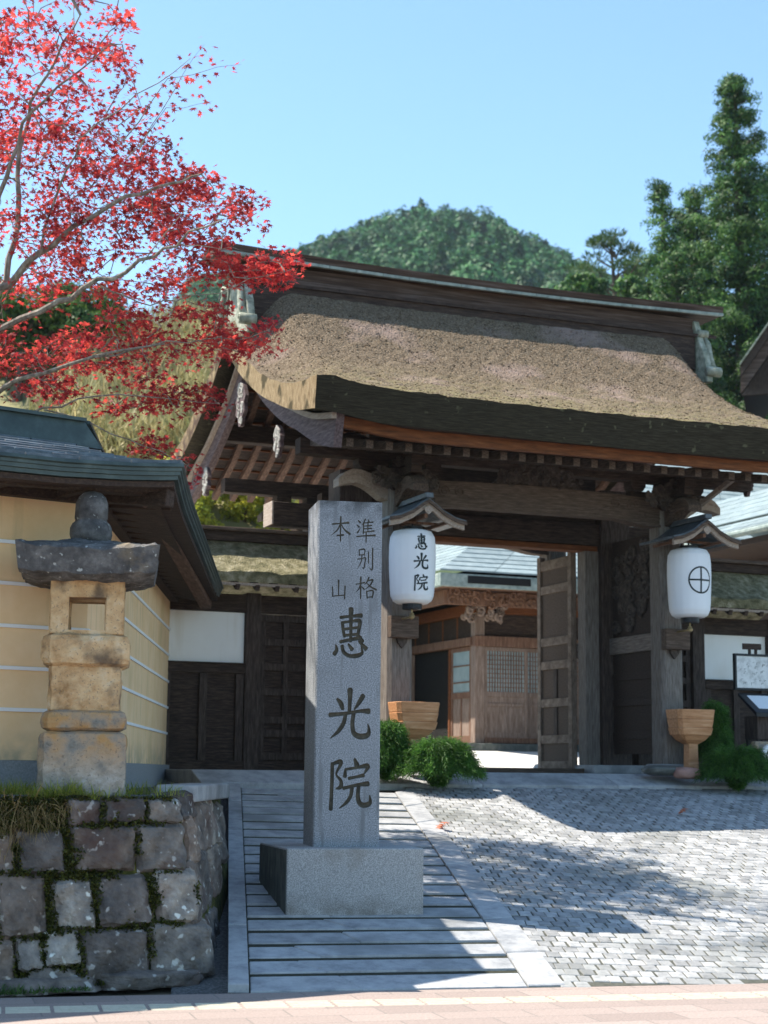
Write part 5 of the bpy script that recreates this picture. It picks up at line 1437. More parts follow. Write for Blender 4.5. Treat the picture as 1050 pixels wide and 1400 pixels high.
def sliding(x0, x1, y):
    fr = hb('sliding_door', 'wood_hall_pale', (x0, x0 + .06, y, y + .05, b0 + .1, 2.375), (x1 - .06, x1, y, y + .05, b0 + .1, 2.375), (x0 + .06, x1 - .06, y + .002, y + .048, 2.30, 2.375), (x0 + .06, x1 - .06, y + .002, y + .048, 1.42, 1.52),
            (x0 + .06, x1 - .06, y + .002, y + .048, b0 + .1, b0 + .2), (x0 + .06, x1 - .06, y + .002, y + .048, 1.24, 1.30), ((x0 + x1) / 2 - .03, (x0 + x1) / 2 + .03, y + .003, y + .046, b0 + .2, 1.24), bev=.004)
    hb('panel', 'wood_hall_pale', (x0 + .06, x1 - .06, y + .02, y + .03, b0 + .2, 1.42), bev=0, par=fr)
    mb = MB()
    for k in range(1, 14): mb.box(x0 + .06 + (x1 - x0 - .12) * k / 14 - .008, x0 + .06 + (x1 - x0 - .12) * k / 14 + .008, y + .012, y + .03, 1.52, 2.30)
    for k in range(1, 9): mb.box(x0 + .06, x1 - .06, y + .014, y + .028, 1.52 + .78 * k / 9 - .006, 1.52 + .78 * k / 9 + .006)
    mb.build('lattice', 'wood_hall', fr)
    hb('pane', 'glass_pane', (x0 + .06, x1 - .06, y + .032, y + .036, 1.52, 2.30), bev=0, par=fr)
for x0 in (HX + .21, HX + 1.16, HX + 2.11 - .3): pass
xx = HX + .21
for k in range(5): sliding(xx, xx + .92, HY + .0 if k % 2 == 0 else HY + .055); xx += .90
def side_door(y0, y1, x):
    fr = hb('sliding_door', 'wood_hall', (x, x + .045, y0, y0 + .07, b0, 2.39), (x, x + .045, y1 - .07, y1, b0, 2.39), (x + .002, x + .043, y0 + .07, y1 - .07, 2.31, 2.39), (x + .002, x + .043, y0 + .07, y1 - .07, 1.40, 1.52), (x + .002, x + .043, y0 + .07, y1 - .07, b0, b0 + .14), (x + .002, x + .043, y0 + .07, y1 - .07, 1.70, 1.725), (x + .002, x + .043, y0 + .07, y1 - .07, 2.02, 2.045),
            (x + .003, x + .042, (y0 + y1) / 2 - .025, (y0 + y1) / 2 + .025, b0 + .14, 1.40), bev=.004)
    hb('panel', 'wood_hall_pale', (x + .02, x + .03, y0 + .07, y1 - .07, b0 + .14, 1.40), bev=0, par=fr)
    hb('pane', 'glass_pane', (x + .018, x + .022, y0 + .07, y1 - .07, 1.52, 2.31), bev=0, par=fr)
side_door(HY + .22, HY + 1.15, HX + .02); side_door(HY + 3.15, HY + 4.1, HX + .02)
hb('door_frame', 'wood_red', (HX + .0, HX + .06, HY + 1.16, HY + 1.24, b0, 2.39)); hb('door_frame', 'wood_hall_pale', (HX + .0, HX + .06, HY + 3.05, HY + 3.14, b0, 2.39))
hb('inner_door', 'wood_red', (HX + .16, HX + .2, HY + 1.3, HY + 2.0, b0, 2.38))
# carved frieze and corner carving
def carve_cluster(n, x0, x1, y0, y1, z0, z1, seed, mat='wood_hall'):
    rr = random.Random(seed); mb = MB()
    for k in range(n):
        c = (rr.uniform(x0, x1), rr.uniform(y0, y1), rr.uniform(z0, z1)); r = rr.uniform(.05, .10)
        mb.tube(spiral((c[0], c[2]), r, .015, 1.3, 12, rr.uniform(0, 6), 'xz', c[1]), [.035 - .02 * i / 12 for i in range(13)], 5)
    return mb.build('frieze_carving', mat, hall)
hb('frieze_board', 'wood_hall', (HX - .9, 16, HY - .55, HY - .48, 3.10, 3.36)); hb('frieze_board', 'wood_hall', (HX - .9, HX - .83, HY - .5, 20, 3.1, 3.36))
carve_cluster(110, HX - .85, 8, HY - .58, HY - .54, 3.13, 3.36, 1, 'wood_hall')
carve_cluster(26, HX - .35, HX + .45, HY - .5, HY - .2, 2.85, 3.2, 2, 'wood_hall_pale')
# eaves and roof
EX, EY, EZ = 2.55, 8.75, 3.66
hb('eave_soffit', 'wood_hall', (EX + .1, 18, EY + .1, 20, 3.40, 3.44), bev=0)
hb('eave_fascia', 'patina_pale', (EX, 18, EY, EY + .10, 3.36, 3.60), (EX, EX + .1, EY + .10, 20, 3.36, 3.60), bev=.006)
hb('recess_shade_panel', 'painted_shade', (EX + .55, EX + 1.85, EY - .008, EY - .002, 3.43, 3.57), bev=0)  # flat panel on the fascia, shade of a recess painted as near-black
bx_ = hb('fascia_box', 'patina_pale', (EX + 2.15, EX + 3.3, EY - .05, EY - .003, 3.34, 3.62), bev=.01)
mb = MB(); mb.rings([[(EX + 2.62 + r * math.cos(2 * math.pi * k / 28), y, 3.48 + r * math.sin(2 * math.pi * k / 28)) for k in range(28)] for r, y in ((.13, -.051 + EY), (.13, EY - .08))])
cr_ = mb.build('crest_disc', 'patina_pale', bx_)
mb = MB()
for k in range(5):
    a = math.pi * 2 * k / 5 + .3; mb.tube([(EX + 2.62 + .03 * math.cos(a), EY - .082, 3.48 + .03 * math.sin(a)), (EX + 2.62 + .09 * math.cos(a), EY - .082, 3.48 + .09 * math.sin(a))], .02, 5)
mb.tube([(EX + 2.62 + .108 * math.cos(2 * math.pi * k / 24), EY - .082, 3.48 + .108 * math.sin(2 * math.pi * k / 24)) for k in range(25)], .01, 5)
mb.build('crest', 'patina', cr_)
def hall_roof():
    mb = MB(); nc = 26; RX, RY, RZ = 8.0, 14.6, 7.4
    for c in range(nc):
        t0, t1 = c / nc, (c + 1) / nc
        f = lambda t: EZ + (RZ - EZ) * (t * .75 + .25 * t * t)
        for k in range(14):
            a, b = k / 14, (k + 1) / 14 - .001
            L0, L1 = EX + (RX - EX) * t0, EX + (RX - EX) * t1
            y0, y1 = EY + (RY - EY) * t0, EY + (RY - EY) * t1
            q = [(L0 + (18 - L0) * a, y0, f(t0) + .015), (L0 + (18 - L0) * b, y0, f(t0) + .015), (L1 + (18 - L1) * b, y1, f(t1)), (L1 + (18 - L1) * a, y1, f(t1))]
            mb.add(q + [(x, y, z - .03) for x, y, z in q], [(0, 1, 2, 3), (4, 7, 6, 5), (0, 4, 5, 1), (1, 5, 6, 2), (2, 6, 7, 3), (3, 7, 4, 0)])
            q = [(L0, y0 + (20 - y0) * a, f(t0) + .015), (L0, y0 + (20 - y0) * b, f(t0) + .015), (L1, y1 + (20 - y1) * b, f(t1)), (L1, y1 + (20 - y1) * a, f(t1))]
            mb.add(q + [(x, y, z - .03) for x, y, z in q], [(0, 1, 2, 3), (4, 7, 6, 5), (0, 4, 5, 1), (1, 5, 6, 2), (2, 6, 7, 3), (3, 7, 4, 0)])
    mb.build('roof', 'copper_blue', hall)
hall_roof()

# long side building whose pale roof shows at the right of the gate
sb = thing('side_building', 'low side building with a pale grey copper roof, right of the gate', 'building', (7.2, 3.0, -.03))
mb = MB(); mb.box(7.2, 11.5, 2.9, 9.2, -.03, 4.0); mb.build('wall', 'wood', sb)
mb = MB(); mb.box(7.17, 7.198, 3.1, 9.0, 1.4, 2.6); mb.build('plaster', 'plaster_white', sb)
def shed(q, name, mat, th):
    mb = MB(); mb.add(q + [(x, y, z - th) for x, y, z in q], [(0, 1, 2, 3), (4, 7, 6, 5), (0, 4, 5, 1), (1, 5, 6, 2), (2, 6, 7, 3), (3, 7, 4, 0)]); return mb.build(name, mat, sb)
for k in range(16):
    y0, y1 = 2.3 + 7.1 * k / 16, 2.3 + 7.1 * (k + 1) / 16 - .01
    for c in range(8):
        t0, t1 = c / 8, (c + 1) / 8
        if c == 0: rfm = MB() if k == 0 else rfm
        q = [(5.9 + 2.7 * t0, y0, 4.0 + 1.35 * t0 + .012), (5.9 + 2.7 * t0, y1, 4.0 + 1.35 * t0 + .012), (5.9 + 2.7 * t1, y1, 4.0 + 1.35 * t1), (5.9 + 2.7 * t1, y0, 4.0 + 1.35 * t1)]
        rfm.add(q + [(x, y, z - .06) for x, y, z in q], [(0, 1, 2, 3), (4, 7, 6, 5), (0, 4, 5, 1), (1, 5, 6, 2), (2, 6, 7, 3), (3, 7, 4, 0)])
rfm.build('roof', 'copper_blue', sb)
shed([(8.6, 2.3, 5.35), (8.6, 9.4, 5.35), (11.8, 9.4, 4.0), (11.8, 2.3, 4.0)], 'roof', 'copper_blue', .06)
mb = MB(); mb.tube([(5.86, 2.3, 3.93), (5.86, 9.4, 3.93)], .06, 10); mb.build('gutter', 'patina_pale', sb)
mb = MB(); mb.tube([(5.96, 2.4, 4.16), (5.96, 9.3, 4.16)], .02, 6); mb.build('snow_rail', 'patina', sb)
mb = MB(); mb.box(5.95, 7.2, 2.4, 9.3, 3.74, 3.84); mb.build('eave_soffit', 'wood', sb)
# tall hall whose gable end rises at the right edge
GHF = Matrix.Translation(at(1012, 515, 41)) @ Matrix.Rotation(R(-14), 4, 'Z')
gh = thing('gabled_hall', 'tall dark hall with steep boarded gable at the right edge, before the cedars', 'building', (3.6, 1, -9.5), GHF)
hw, sl2 = 3.6, 1.55
prf = [(hw * t, sl2 * hw * (t * .88 + .12 * t * t)) for t in [i / 10 for i in range(11)]]
prf = prf + [(2 * hw - x, z) for x, z in prf[-2::-1]]
mb = MB(); mb.band([(x, z + .28) for x, z in prf], prf, 'y', 0, 8); mb.build('roof', 'wood', gh)
mb = MB(); mb.band([(x, z - .01) for x, z in prf], [(x, z - .42) for x, z in prf], 'y', .08, .16); mb.build('bargeboard', 'wood_ridge', gh)
mb = MB(); mb.band([(x, z + .34) for x, z in prf], [(x, z + .285) for x, z in prf], 'y', -.1, .3); mb.build('verge', 'patina_bone', gh)
mb = MB(); mb.prism([(x, z - .25) for x, z in prf], 'y', 1.0, 1.1); mb.build('gable_boards', 'wood_v', gh)
mb = MB(); mb.box(.9, 2 * hw - .9, 1.2, 7.5, -9.5, .2); mb.build('wall', 'wood_hall', gh)

# ------------------------------------------------------------------ hills and trees (world frame)
def zm(x):
    P = [(-400, 20), (-160, 70), (-90, 96), (-45, 112), (-22, 119), (-8, 126), (8, 130.5), (25, 129), (38, 121.5), (52, 113.5), (80, 104), (160, 84), (400, 20)]
    return interp(x, P)
mb = MB(); nx, ny = 70, 16; vs = []
for j in range(ny + 1):
    Y = 140 + 420 * j / ny
    for i in range(nx + 1):
        x = -400 + 800 * i / nx; x_ = x
        t = min(1, max(0, (Y - 140) / 260)); t = t if Y <= 400 else max(0, 1 - (Y - 400) / 220)
        vs.append((x_, Y, -1 + (zm(x) + 1) * (t ** .8) + 2 * hnoise(x * .03, Y * .03)))
mb.add(vs, [(j * (nx + 1) + i, j * (nx + 1) + i + 1, (j + 1) * (nx + 1) + i + 1, (j + 1) * (nx + 1) + i) for j in range(ny) for i in range(nx)])
mb.build('mountain', 'hill_ground', kind='structure', smooth=True)
rng = np.random.default_rng(5)
P, D, S = [], [], []
for k in range(1500):
    Y = rng.uniform(285, 412); x = rng.uniform(-48, 78) * Y / 400
    t = (Y - 140) / 260 if Y <= 400 else 1 - (Y - 400) / 220
    z0 = -1 + (zm(x) + 1) * (min(t, 1) ** .8)
    con = rng.random() < .30
    h = rng.uniform(5.5, 10.5); r = rng.uniform(2.0, 3.8) * (.72 if con else 1)
    if k == 0: x, Y, h, r, con = 8.3, 401, 12.5, 2.4, True; z0 = 129
    n_ = 420
    u = rng.random(n_); a = rng.uniform(0, 2 * math.pi, n_)
    if con: rad = r * (1 - u) ** .75 * rng.uniform(.7, 1.05, n_); zz = h * .15 + h * .9 * u
    else:
        th = np.arccos(1 - 1.5 * u); lob = 1 + .22 * np.sin(a * 3 + k) * np.sin(th * 3 + k)
        rad = r * np.sin(th) * lob * rng.uniform(.8, 1.05, n_); zz = h * .55 + (h * .45) * np.cos(th) * lob
    P.append(np.stack([x + rad * np.cos(a), Y + rad * np.sin(a), z0 + zz], 1))
    D.append(np.stack([np.cos(a) * rad / r, np.sin(a) * rad / r, (zz - h * .5) / (h * .5)], 1) + rng.normal(0, .28, (n_, 3)))
P = np.concatenate(P); D = np.concatenate(D); N = len(P)
o = scatter('mountain_forest', *QUAD, P, nframes(D), np.stack([rng.uniform(.4, .9, N), rng.uniform(.3, .6, N), np.ones(N)], 1), 'forest_leaf', None, 'stuff')
tag(o, 'dense green forest covering the mountain beyond the gate roof', 'forest')

# hillside close behind, at the left
mb = MB(); nx, ny = 24, 14; vs = []
def zh(x, Y):
    t = max(0, min(1, (Y - 31) / 19)); s_ = sstep((1.5 - x) / 4.0)
    return 1.2 + (2.2 + 10.3 * t ** .9 - .42 * max(0, Y - 50)) * s_ + .25 * hnoise(x * .5, Y * .5)
for j in range(ny + 1):
    for i in range(nx + 1):
        x, Y = -26 + 30 * i / nx, 30.5 + 34 * j / ny; vs.append((x, Y, zh(x, Y)))
mb.add(vs, [(j * (nx + 1) + i, j * (nx + 1) + i + 1, (j + 1) * (nx + 1) + i + 1, (j + 1) * (nx + 1) + i) for j in range(ny) for i in range(nx)])
mb.build('hillside', 'tan_slope', kind='structure', smooth=True)
rng = np.random.default_rng(9)
N = 46000
x = rng.uniform(-8.6, -2.2, N); Y = rng.uniform(38, 51, N)
z = np.array([zh(a, b) for a, b in zip(x, Y)])
P = np.stack([x, Y, z + rng.uniform(0, 1.7, N)], 1)
D = rng.normal(0, .38, (N, 3)) + [0, 0, 1]
o = scatter('bamboo_grass', *BLADE, P, frames(D, rng.uniform(0, 6, N)), np.stack([rng.uniform(.18, .5, N), rng.uniform(.02, .05, N), np.full(N, .2)], 1), 'bamboo_leaf', None, 'stuff')
tag(o, 'tall tan bamboo grass covering the slope behind the maple', 'bamboo')

def leafy(name, label, cat, base, h, r, mat, n, lw, seed, trunk_mat='bark_dark', group=None, lobes=16, zfrac=.35, squash=.8, trunk_r=.16):
    """broadleaf tree or shrub: trunk, limbs to every lobe, leaves through each lobe's volume"""
    global rng
    rng = np.random.default_rng(seed); rr = random.Random(seed)
    t = thing(name, label, cat, base, IDN, group)
    b = Vector(base); mb = MB()
    top = b + Vector((rr.uniform(-.1, .1) * h, rr.uniform(-.1, .1) * h, h * .8))
    mb.tube([b - Vector((0, 0, .3)), b.lerp(top, .5) + Vector((rr.uniform(-.05, .05) * h, 0, 0)), top], [trunk_r, trunk_r * .6, trunk_r * .2], 8)
    P, D = [], []
    for k in range(lobes):
        a = rr.uniform(0, 2 * math.pi); u = rr.random(); zz = zfrac + (1 - zfrac) * u
        ra = r * rr.uniform(.25, .85) * math.sqrt(max(.08, 1 - ((zz - .55) / .5) ** 2))
        c = b + Vector((ra * math.cos(a), ra * math.sin(a), h * zz * .93)); lr = r * rr.uniform(.25, .42)
        mb.tube([b.lerp(top, zz * .7), b.lerp(top, zz * .8).lerp(c, .6), c], [trunk_r * .35, trunk_r * .2, trunk_r * .08], 5)
        m = n // lobes
        d_ = rdirs(m); q = rng.random(m) ** .4 * lr
        P.append(np.array(c) + d_ * q[:, None] * [1, 1, squash]); D.append(d_ + rng.normal(0, .5, (m, 3)))
    mb.build('trunk', trunk_mat, t)
    P = np.concatenate(P); D = np.concatenate(D); N = len(P)
    scatter('crown', *BLADE, P, nframes(D), np.stack([rng.uniform(.6, 1.3, N) * lw, rng.uniform(.35, .7, N) * lw, np.full(N, lw)], 1), mat, t)
    return t
def conifer(name, label, tip, base_z, r, n, lw, seed, low=.12, mat='cedar_leaf', gaps=.0, tuft=90, pw=.8):
    """tall conifer: tapering trunk, whorled drooping branches carrying foliage tufts"""
    global rng
    rng = np.random.default_rng(seed); rr = random.Random(seed)
    x, y, zt = tip; h = zt - base_z
    t = thing(name, label, 'tree', (x, y, base_z), IDN, 'cedars beyond the gate roof')
    mb = MB(); mb.tube([(x, y, base_z - .4), (x + .1, y, base_z + h * .5), (x, y, zt)], [h * .022, h * .013, .03], 9)
    P, D, sc = [], [], []
    nb2 = n
    for k in range(nb2):
        f = low + (1 - low) * (k + rr.random()) / nb2
        a = k * 2.399 + rr.uniform(-.4, .4)
        if rr.random() < gaps: continue
        L = r * ((1 - f) / (1 - low)) ** pw * rr.uniform(.6, 1.12) + .18
        z0 = base_z + h * f
        tip_ = Vector((x + L * math.cos(a), y + L * math.sin(a), z0 + L * rr.uniform(-.18, .25)))
        o_ = Vector((x, y, z0)); mid = o_.lerp(tip_, .5) - Vector((0, 0, L * .08))
        mb.tube([o_, mid, tip_], [.012 * h * (1 - f) * .35 + .015, .02, .008], 4)
        nt_ = max(2, int(L * 3.4))
        for j in range(nt_):
            s_ = .25 + .75 * (j + rr.random() * .8) / nt_; s_ = min(s_, 1.03)
            c = o_.lerp(mid, min(1, s_ * 2)) if s_ < .5 else mid.lerp(tip_, (s_ - .5) * 2)
            c = np.array(c) + rng.normal(0, .13, 3) * [1, 1, .6]
            R_ = .20 + .20 * L / max(r, .1) * rr.uniform(.6, 1.2) + .06
            d_ = rdirs(tuft, .9, .25); q = rng.random(tuft) ** .5 * R_ * 1.15
            P.append(c + d_ * q[:, None] * [1, 1, .8]); D.append(d_ + [math.cos(a) * .25, math.sin(a) * .25, .2] + rng.normal(0, .35, (tuft, 3)))
    mb.build('trunk', 'bark_dark', t)
    P = np.concatenate(P); D = np.concatenate(D); N = len(P)
    scatter('crown', *BLADE, P, nframes(D), np.stack([rng.uniform(.6, 1.3, N) * lw, rng.uniform(.22, .34, N) * lw, np.full(N, lw)], 1), mat, t)
    return t
def T(px, py, Y): return tuple(at(px, py, Y))
conifer('cedar_tree', 'tallest dark cedar with a pointed tip, at the right edge', T(1004, 104, 55), 1.5, 3.7, 300, .15, 31, low=.1, gaps=.10, pw=.68)
conifer('cedar_tree', 'thin sparse topped cedar left of the tallest one', T(905, 252, 52), 1.5, 2.9, 170, .14, 32, low=.1, gaps=.28, pw=.9)
conifer('cedar_tree', 'rounded bushy cedar between the thin one and the tallest', T(944, 262, 57), 1.5, 3.2, 240, .15, 33, low=.1, gaps=.15, pw=.6)
conifer('cedar_tree', 'cedar cut off by the right frame edge, behind the tallest one', T(1062, 225, 60), 1.5, 3.6, 220, .15, 34, low=.1, pw=.55)
conifer('cedar_tree', 'low cedar just above the right end of the gate ridge', T(925, 345, 50), 1.5, 2.5, 150, .14, 35, low=.1, pw=.45)
leafy('round_tree', 'small round green tree peeping over the ridge left of the pine', 'tree', T(792, 455, 66), 2.5, 1.3, 'cedar_leaf', 4000, .17, 41)
leafy('round_tree', 'low green tree between the pine and the thin topped cedar', 'tree', T(872, 462, 60), 2.3, 1.1, 'cedar_leaf', 4000, .17, 42)
# pine with flat layers
def pine():
    global rng
    rng = np.random.default_rng(51); rr = random.Random(51)
    tp = at(838, 322, 70); t = thing('pine_tree', 'slender pine with flat layered crown, right of the mountain', 'tree', (tp.x, tp.y, 1.5), IDN)
    mb = MB(); x, y = tp.x, tp.y
    mb.tube([(x + .3, y, 1.2), (x + .1, y, 14), (x + .2, y, 20), (x - .1, y, tp.z - .3)], [.34, .22, .13, .05], 8)
    P, D = [], []
    for k in range(46):
        f = rr.random() ** .8; z = tp.z - 3.6 * f; a = rr.uniform(0, 6.28); L = (.35 + 1.75 * min(1, f * 1.6)) * rr.uniform(.5, 1.1)
        if f > .62 and rr.random() < .5: continue
        c = Vector((x + L * math.cos(a), y + L * math.sin(a), z + .2 * L))
        mb.tube([(x + .1, y, z - .35), (x + L * .5 * math.cos(a), y + L * .5 * math.sin(a), z - .1), c], [.06, .04, .015], 5)
        m = 150; d_ = rdirs(m); q = rng.random(m) ** .45
        P.append(np.array(c) + d_ * q[:, None] * [.55, .55, .17]); D.append(d_ + [0, 0, .7])
    mb.build('trunk', 'bark_dark', t)
    P = np.concatenate(P); D = np.concatenate(D); N = len(P)
    scatter('crown', *BLADE, P, frames(D, rng.uniform(0, 6, N)), np.stack([rng.uniform(.14, .26, N), rng.uniform(.03, .06, N), np.full(N, .2)], 1), 'pine_leaf', t)
pine()
for k, (px, Y, h, r, m_, nm) in enumerate([
    (20, 46, 3.2, 2.3, 'green_leaf', 'dark green tree at the far left above the copper roof'),
    (105, 46.5, 3.0, 2.0, 'green_leaf', 'dark green tree behind the lower maple branches'),
    (185, 55, 4.4, 2.2, 'forest_leaf', 'blue green tree on the hill top left of the gate roof'),
    (268, 56, 4.2, 1.5, 'forest_leaf', 'small dark tree beside the upper left edge of the bark roof'),
    (90, 56, 5.0, 2.5, 'forest_leaf', 'tall blue green tree showing between the maple branches')]):
    p = at(px, 600, Y); leafy('hill_tree', nm, 'tree', (p.x, Y, zh(p.x, Y) - .1), h, r, m_, 9000, .17, 61 + k)
for k, (px, Y, h, r, nm) in enumerate([(285, 36, 1.7, 1.0, 'yellow green shrub nearest the green copper eave'), (335, 37, 1.7, 1.05, 'yellow green shrub in the middle of the gap under the gate roof'), (388, 36.3, 1.6, 1.0, 'yellow green shrub beside the projecting lintel end'), (240, 37, 1.7, 1.0, 'yellow green shrub mostly hidden by the copper roof')]):
    p = at(px, 700, Y); leafy('shrub', nm, 'shrub', (p.x, Y, zh(p.x, Y) - .1), h, r, 'yellow_leaf', 6000, .10, 71 + k, zfrac=.05, trunk_r=.05, group='shrubs on the slope behind the wing wall')

# ------------------------------------------------------------------ the red maple
rng = np.random.default_rng(77); rr = random.Random(77)
mp_ = thing('maple_tree', 'red maple with sunlit leaves spreading over the wall and gate roof', 'tree', (-6.2, 16.6, 1.2), IDN)
MBX = MB()
limb_px = [
  ([(-90, 700, 16.6), (-40, 560, 16.4), (28, 516, 16.2), (132, 488, 16.1), (225, 470, 16.0)], .085),
  ([(-70, 560, 16.6), (0, 446, 16.2), (80, 412, 15.9), (132, 386, 15.8), (192, 360, 15.7), (240, 332, 15.6), (305, 300, 15.5)], .085),
  ([(-60, 480, 16.7), (0, 398, 16.5), (24, 376, 16.4), (56, 344, 16.3), (100, 310, 16.2), (170, 272, 16.0), (235, 250, 15.9), (275, 238, 15.8)], .10),
  ([(-50, 470, 16.9), (8, 380, 16.8), (25, 300, 16.8), (26, 210, 16.8), (45, 140, 16.8), (75, 80, 16.7), (110, 20, 16.6)], .085),
  ([(-20, 330, 16.4), (10, 240, 16.3), (30, 170, 16.2), (80, 120, 16.1), (150, 60, 16.0)], .06),
  ([(56, 344, 16.3), (80, 250, 16.1), (110, 190, 15.9), (190, 130, 15.8), (260, 80, 15.7)], .03),
  ([(190, 200, 15.8), (240, 120, 15.7), (280, 60, 15.6)], .012),
  ([(170, 190, 15.9), (230, 110, 15.8), (330, 88, 15.7)], .014),
  ([(170, 215, 15.9), (230, 150, 15.8), (290, 138, 15.7)], .012),
  ([(132, 386, 15.8), (190, 415, 15.9), (240, 410, 16.0), (300, 400, 16.1), (360, 376, 16.2), (405, 365, 16.2)], .018),
  ([(132, 488, 16.1), (200, 470, 16.3), (280, 462, 16.4), (350, 462, 16.4), (375, 440, 16.4)], .02),
  ([(-40, 600, 16.6), (60, 560, 16.5), (130, 540, 16.5), (230, 545, 16.6), (300, 552, 16.6)], .03),
  ([(60, 560, 16.5), (150, 590, 16.7), (220, 615, 16.9), (262, 640, 17.0), (266, 670, 17.0)], .018),
  ([(240, 332, 15.6), (290, 335, 15.7), (335, 345, 15.8)], .014),
  ([(192, 360, 15.7), (250, 290, 15.6), (330, 265, 15.5)], .014),
]
LIMBS, LFINE = [], []
for pts, r in limb_px:
    q = [at(a_[0], a_[1], a_[2] - .7) for a_ in pts]; LIMBS.append(q)
    fine = []
    for a, b in zip(q[:-1], q[1:]):
        for k in range(3): fine.append(a.lerp(b, k / 3) + Vector((rr.uniform(-.02, .02), rr.uniform(-.05, .05), rr.uniform(-.025, .025))))
    fine.append(q[-1]); LFINE += fine[2:]
    MBX.tube(fine, [r * .46 * (1 - .82 * i / (len(fine) - 1)) for i in range(len(fine))], 7)
for q in (0, 1, 2, 3):
    a = LIMBS[q][0]; MBX.tube([(-6.2, 16.6, .9), (-5.9, 16.6, 2.6 + .2 * q), tuple(a)], [.26, .2, .10], 9)
top0 = at(-20, 330, 16.4)
SPR = []      # sprays: centre, horizontal radius, thickness, leaves
def blob(px, py, rx, ry, n, Y0=15.2, Y1=17.9, sp=26):
    for k in range(max(1, int(n * (1.5 if py < 410 else 1.05)) // sp)):
        for _ in range(9):
            a, b = rr.uniform(-1, 1), rr.uniform(-1, 1)
            if a * a + b * b <= 1: break
        SPR.append((at(px + a * rx, py + b * ry, rr.uniform(Y0, Y1)), rr.uniform(.11, .25), sp))
for b in [(60, 30, 110, 55, 560), (110, 95, 75, 45, 380), (35, 105, 60, 55, 340), (150, 55, 30, 35, 110), (70, 150, 100, 45, 420), (180, 140, 45, 35, 80),
          (60, 205, 105, 45, 560), (15, 195, 40, 18, 190), (180, 215, 75, 30, 400), (235, 262, 50, 35, 340), (320, 278, 32, 24, 240), (268, 245, 34, 22, 190), (140, 262, 100, 40, 520),
          (60, 295, 85, 36, 420), (195, 298, 85, 28, 460), (120, 335, 95, 28, 420), (250, 322, 60, 24, 320), (332, 300, 14, 12, 50), (85, 388, 90, 24, 340), (180, 392, 75, 16, 260), (272, 368, 52, 18, 260),
          (200, 440, 70, 26, 420), (272, 428, 36, 16, 230), (250, 470, 85, 18, 480), (60, 465, 85, 28, 480), (130, 478, 85, 24, 420), (45, 505, 65, 26, 420), (175, 512, 60, 16, 230), (70, 530, 45, 16, 280)]:
    blob(*b)
for b in [(372, 366, 36, 15, 330), (330, 362, 24, 26, 140), (345, 470, 32, 14, 260), (368, 448, 16, 12, 90), (300, 462, 30, 16, 180), (235, 540, 58, 13, 360), (200, 555, 60, 10, 180), (285, 548, 16, 8, 90)]:
    blob(*b, 15.9, 16.6)
for b in [(252, 648, 10, 28, 110), (215, 612, 32, 10, 130), (185, 600, 40, 6, 60)]: blob(*b, 16.9, 17.2)
# the part of the crown above and left of the picture; it throws the dappled shade on the drive
def over(n, c, r, sp=26):
    for k in range(n):
        d_ = Vector((rr.gauss(0, .5), rr.gauss(0, .5), rr.gauss(0, .5)))
        p = Vector((c[0] + d_.x * r[0], c[1] + d_.y * r[1], c[2] + d_.z * r[2]))
        SPR.append((p, rr.uniform(.2, .5), sp))
OVER = [(26, (-4.9, 15.8, 7.2), (1.4, 1.6, 2.6)), (24, (-4.4, 15.6, 11.3), (2.4, 1.8, 1.6)), (16, (-2.8, 15.4, 11.8), (2.2, 1.8, 1.0))]
for a in OVER: over(*a)
MBX.tube([tuple(LIMBS[3][-1]), (-3.9, 16.0, 10.5), (-3.0, 15.5, 11.6)], [.015, .03, .015], 6)
MBX.tube([(-5.9, 16.6, 3.0), (-5.2, 16.0, 7.0), (-4.6, 15.7, 10.0), (-4.2, 15.5, 12.0)], [.2, .15, .1, .04], 8)
P, D, S = [], [], []
pool = list(LFINE)
SPR.sort(key=lambda t_: min((p - t_[0]).length for p in LFINE))
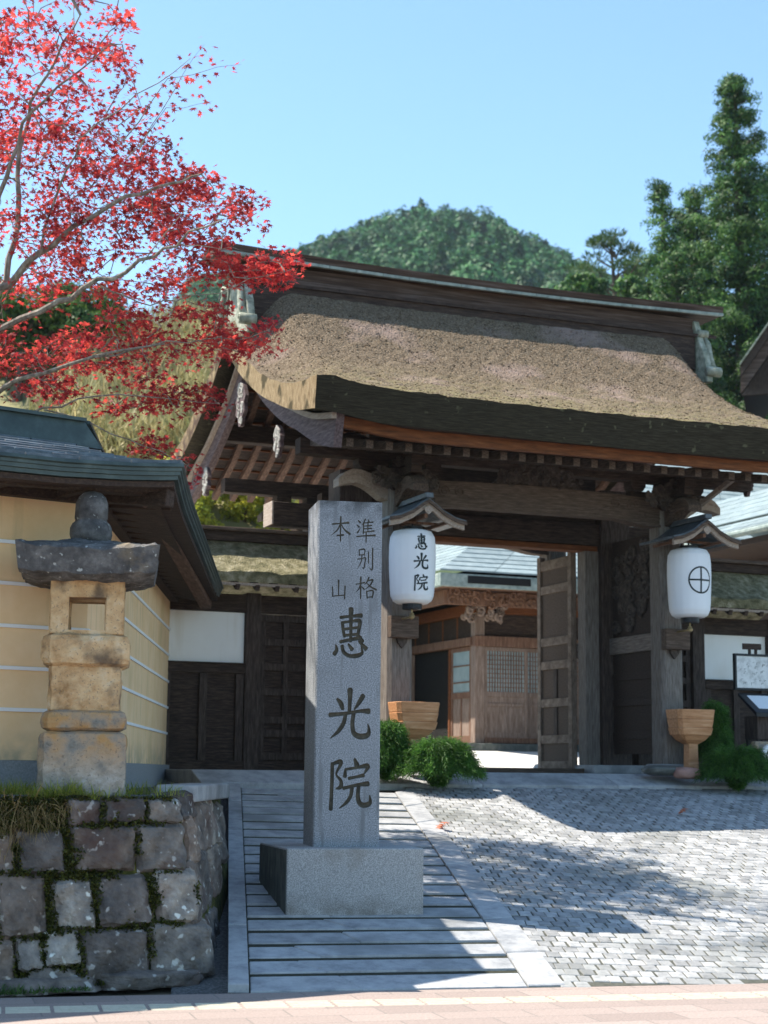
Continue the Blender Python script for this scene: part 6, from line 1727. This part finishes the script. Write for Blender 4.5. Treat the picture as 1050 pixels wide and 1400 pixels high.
for c, r, n_ in SPR:
    best = min(pool, key=lambda p: (p - c).length); dd = (best - c).length
    if dd < 1.6:        # twig from the nearest limb or twig tip
        sd = best.lerp(c, .5) + Vector((rr.gauss(0, .05), rr.gauss(0, .05), rr.gauss(.02, .05))) * min(1, dd * 2)
        MBX.tube([best, best.lerp(sd, .5), sd, sd.lerp(c, .55), c], [.0075, .0065, .0055, .0045, .003], 4)
    pool.append(c)
    a = rng.uniform(0, 2 * math.pi, n_); q = np.sqrt(rng.random(n_)) * r
    P.append(np.stack([c.x + q * np.cos(a), c.y + q * np.sin(a), c.z + rng.normal(0, .055, n_) - q * .15], 1))
for pts, r in limb_px[6:9] + limb_px[13:]:     # sparse leaves strung along the bare twigs
    for a, b in zip(pts[:-1], pts[1:]):
        for k in range(26):
            t_ = rr.random(); p = at(*a).lerp(at(*b), t_); P.append(np.array([[p.x + rr.gauss(0, .05), p.y + rr.gauss(0, .05), p.z + rr.gauss(0, .05)]]))
MBX.build('trunk', 'bark', mp_)
P = np.concatenate(P); N = len(P)
D = rdirs(N, .55, -.35)
LEAF = []
for k in range(14):
    a = math.pi * 2 * k / 14; lo = [1.0, 0, .92, 0, .72, 0, .42, .12, .42, 0, .72, 0, .92, 0][k]
    r_ = lo if lo else .34; LEAF.append((r_ * math.cos(a) + .2, r_ * math.sin(a), -.12 * r_ * r_))
o = scatter('foliage', LEAF, [tuple(range(14))], P, frames(D, rng.uniform(-.9, .9, N)), rng.uniform(.032, .058, N)[:, None], 'maple_leaf', mp_)
print('maple leaves', N)

# ------------------------------------------------------------------ thin autumn haze
mb = MB(); mb.box(-520, 520, -60, 640, -1.5, 170)
hz = mb.build('haze', 'paper', kind='stuff')
m = bpy.data.materials.new('haze_air'); m.use_nodes = True
n, l = m.node_tree.nodes, m.node_tree.links
n.remove(n['Principled BSDF']); pv = n.new('ShaderNodeVolumePrincipled')
pv.inputs['Color'].default_value = (0.72, 0.87, 1.0, 1); pv.inputs['Density'].default_value = 0.00015; pv.inputs['Anisotropy'].default_value = 0.1
l.new(pv.outputs[0], n['Material Output'].inputs['Volume'])
hz.data.materials.clear(); hz.data.materials.append(m)
tag(hz, 'thin bluish haze that pales the far mountain', 'haze')
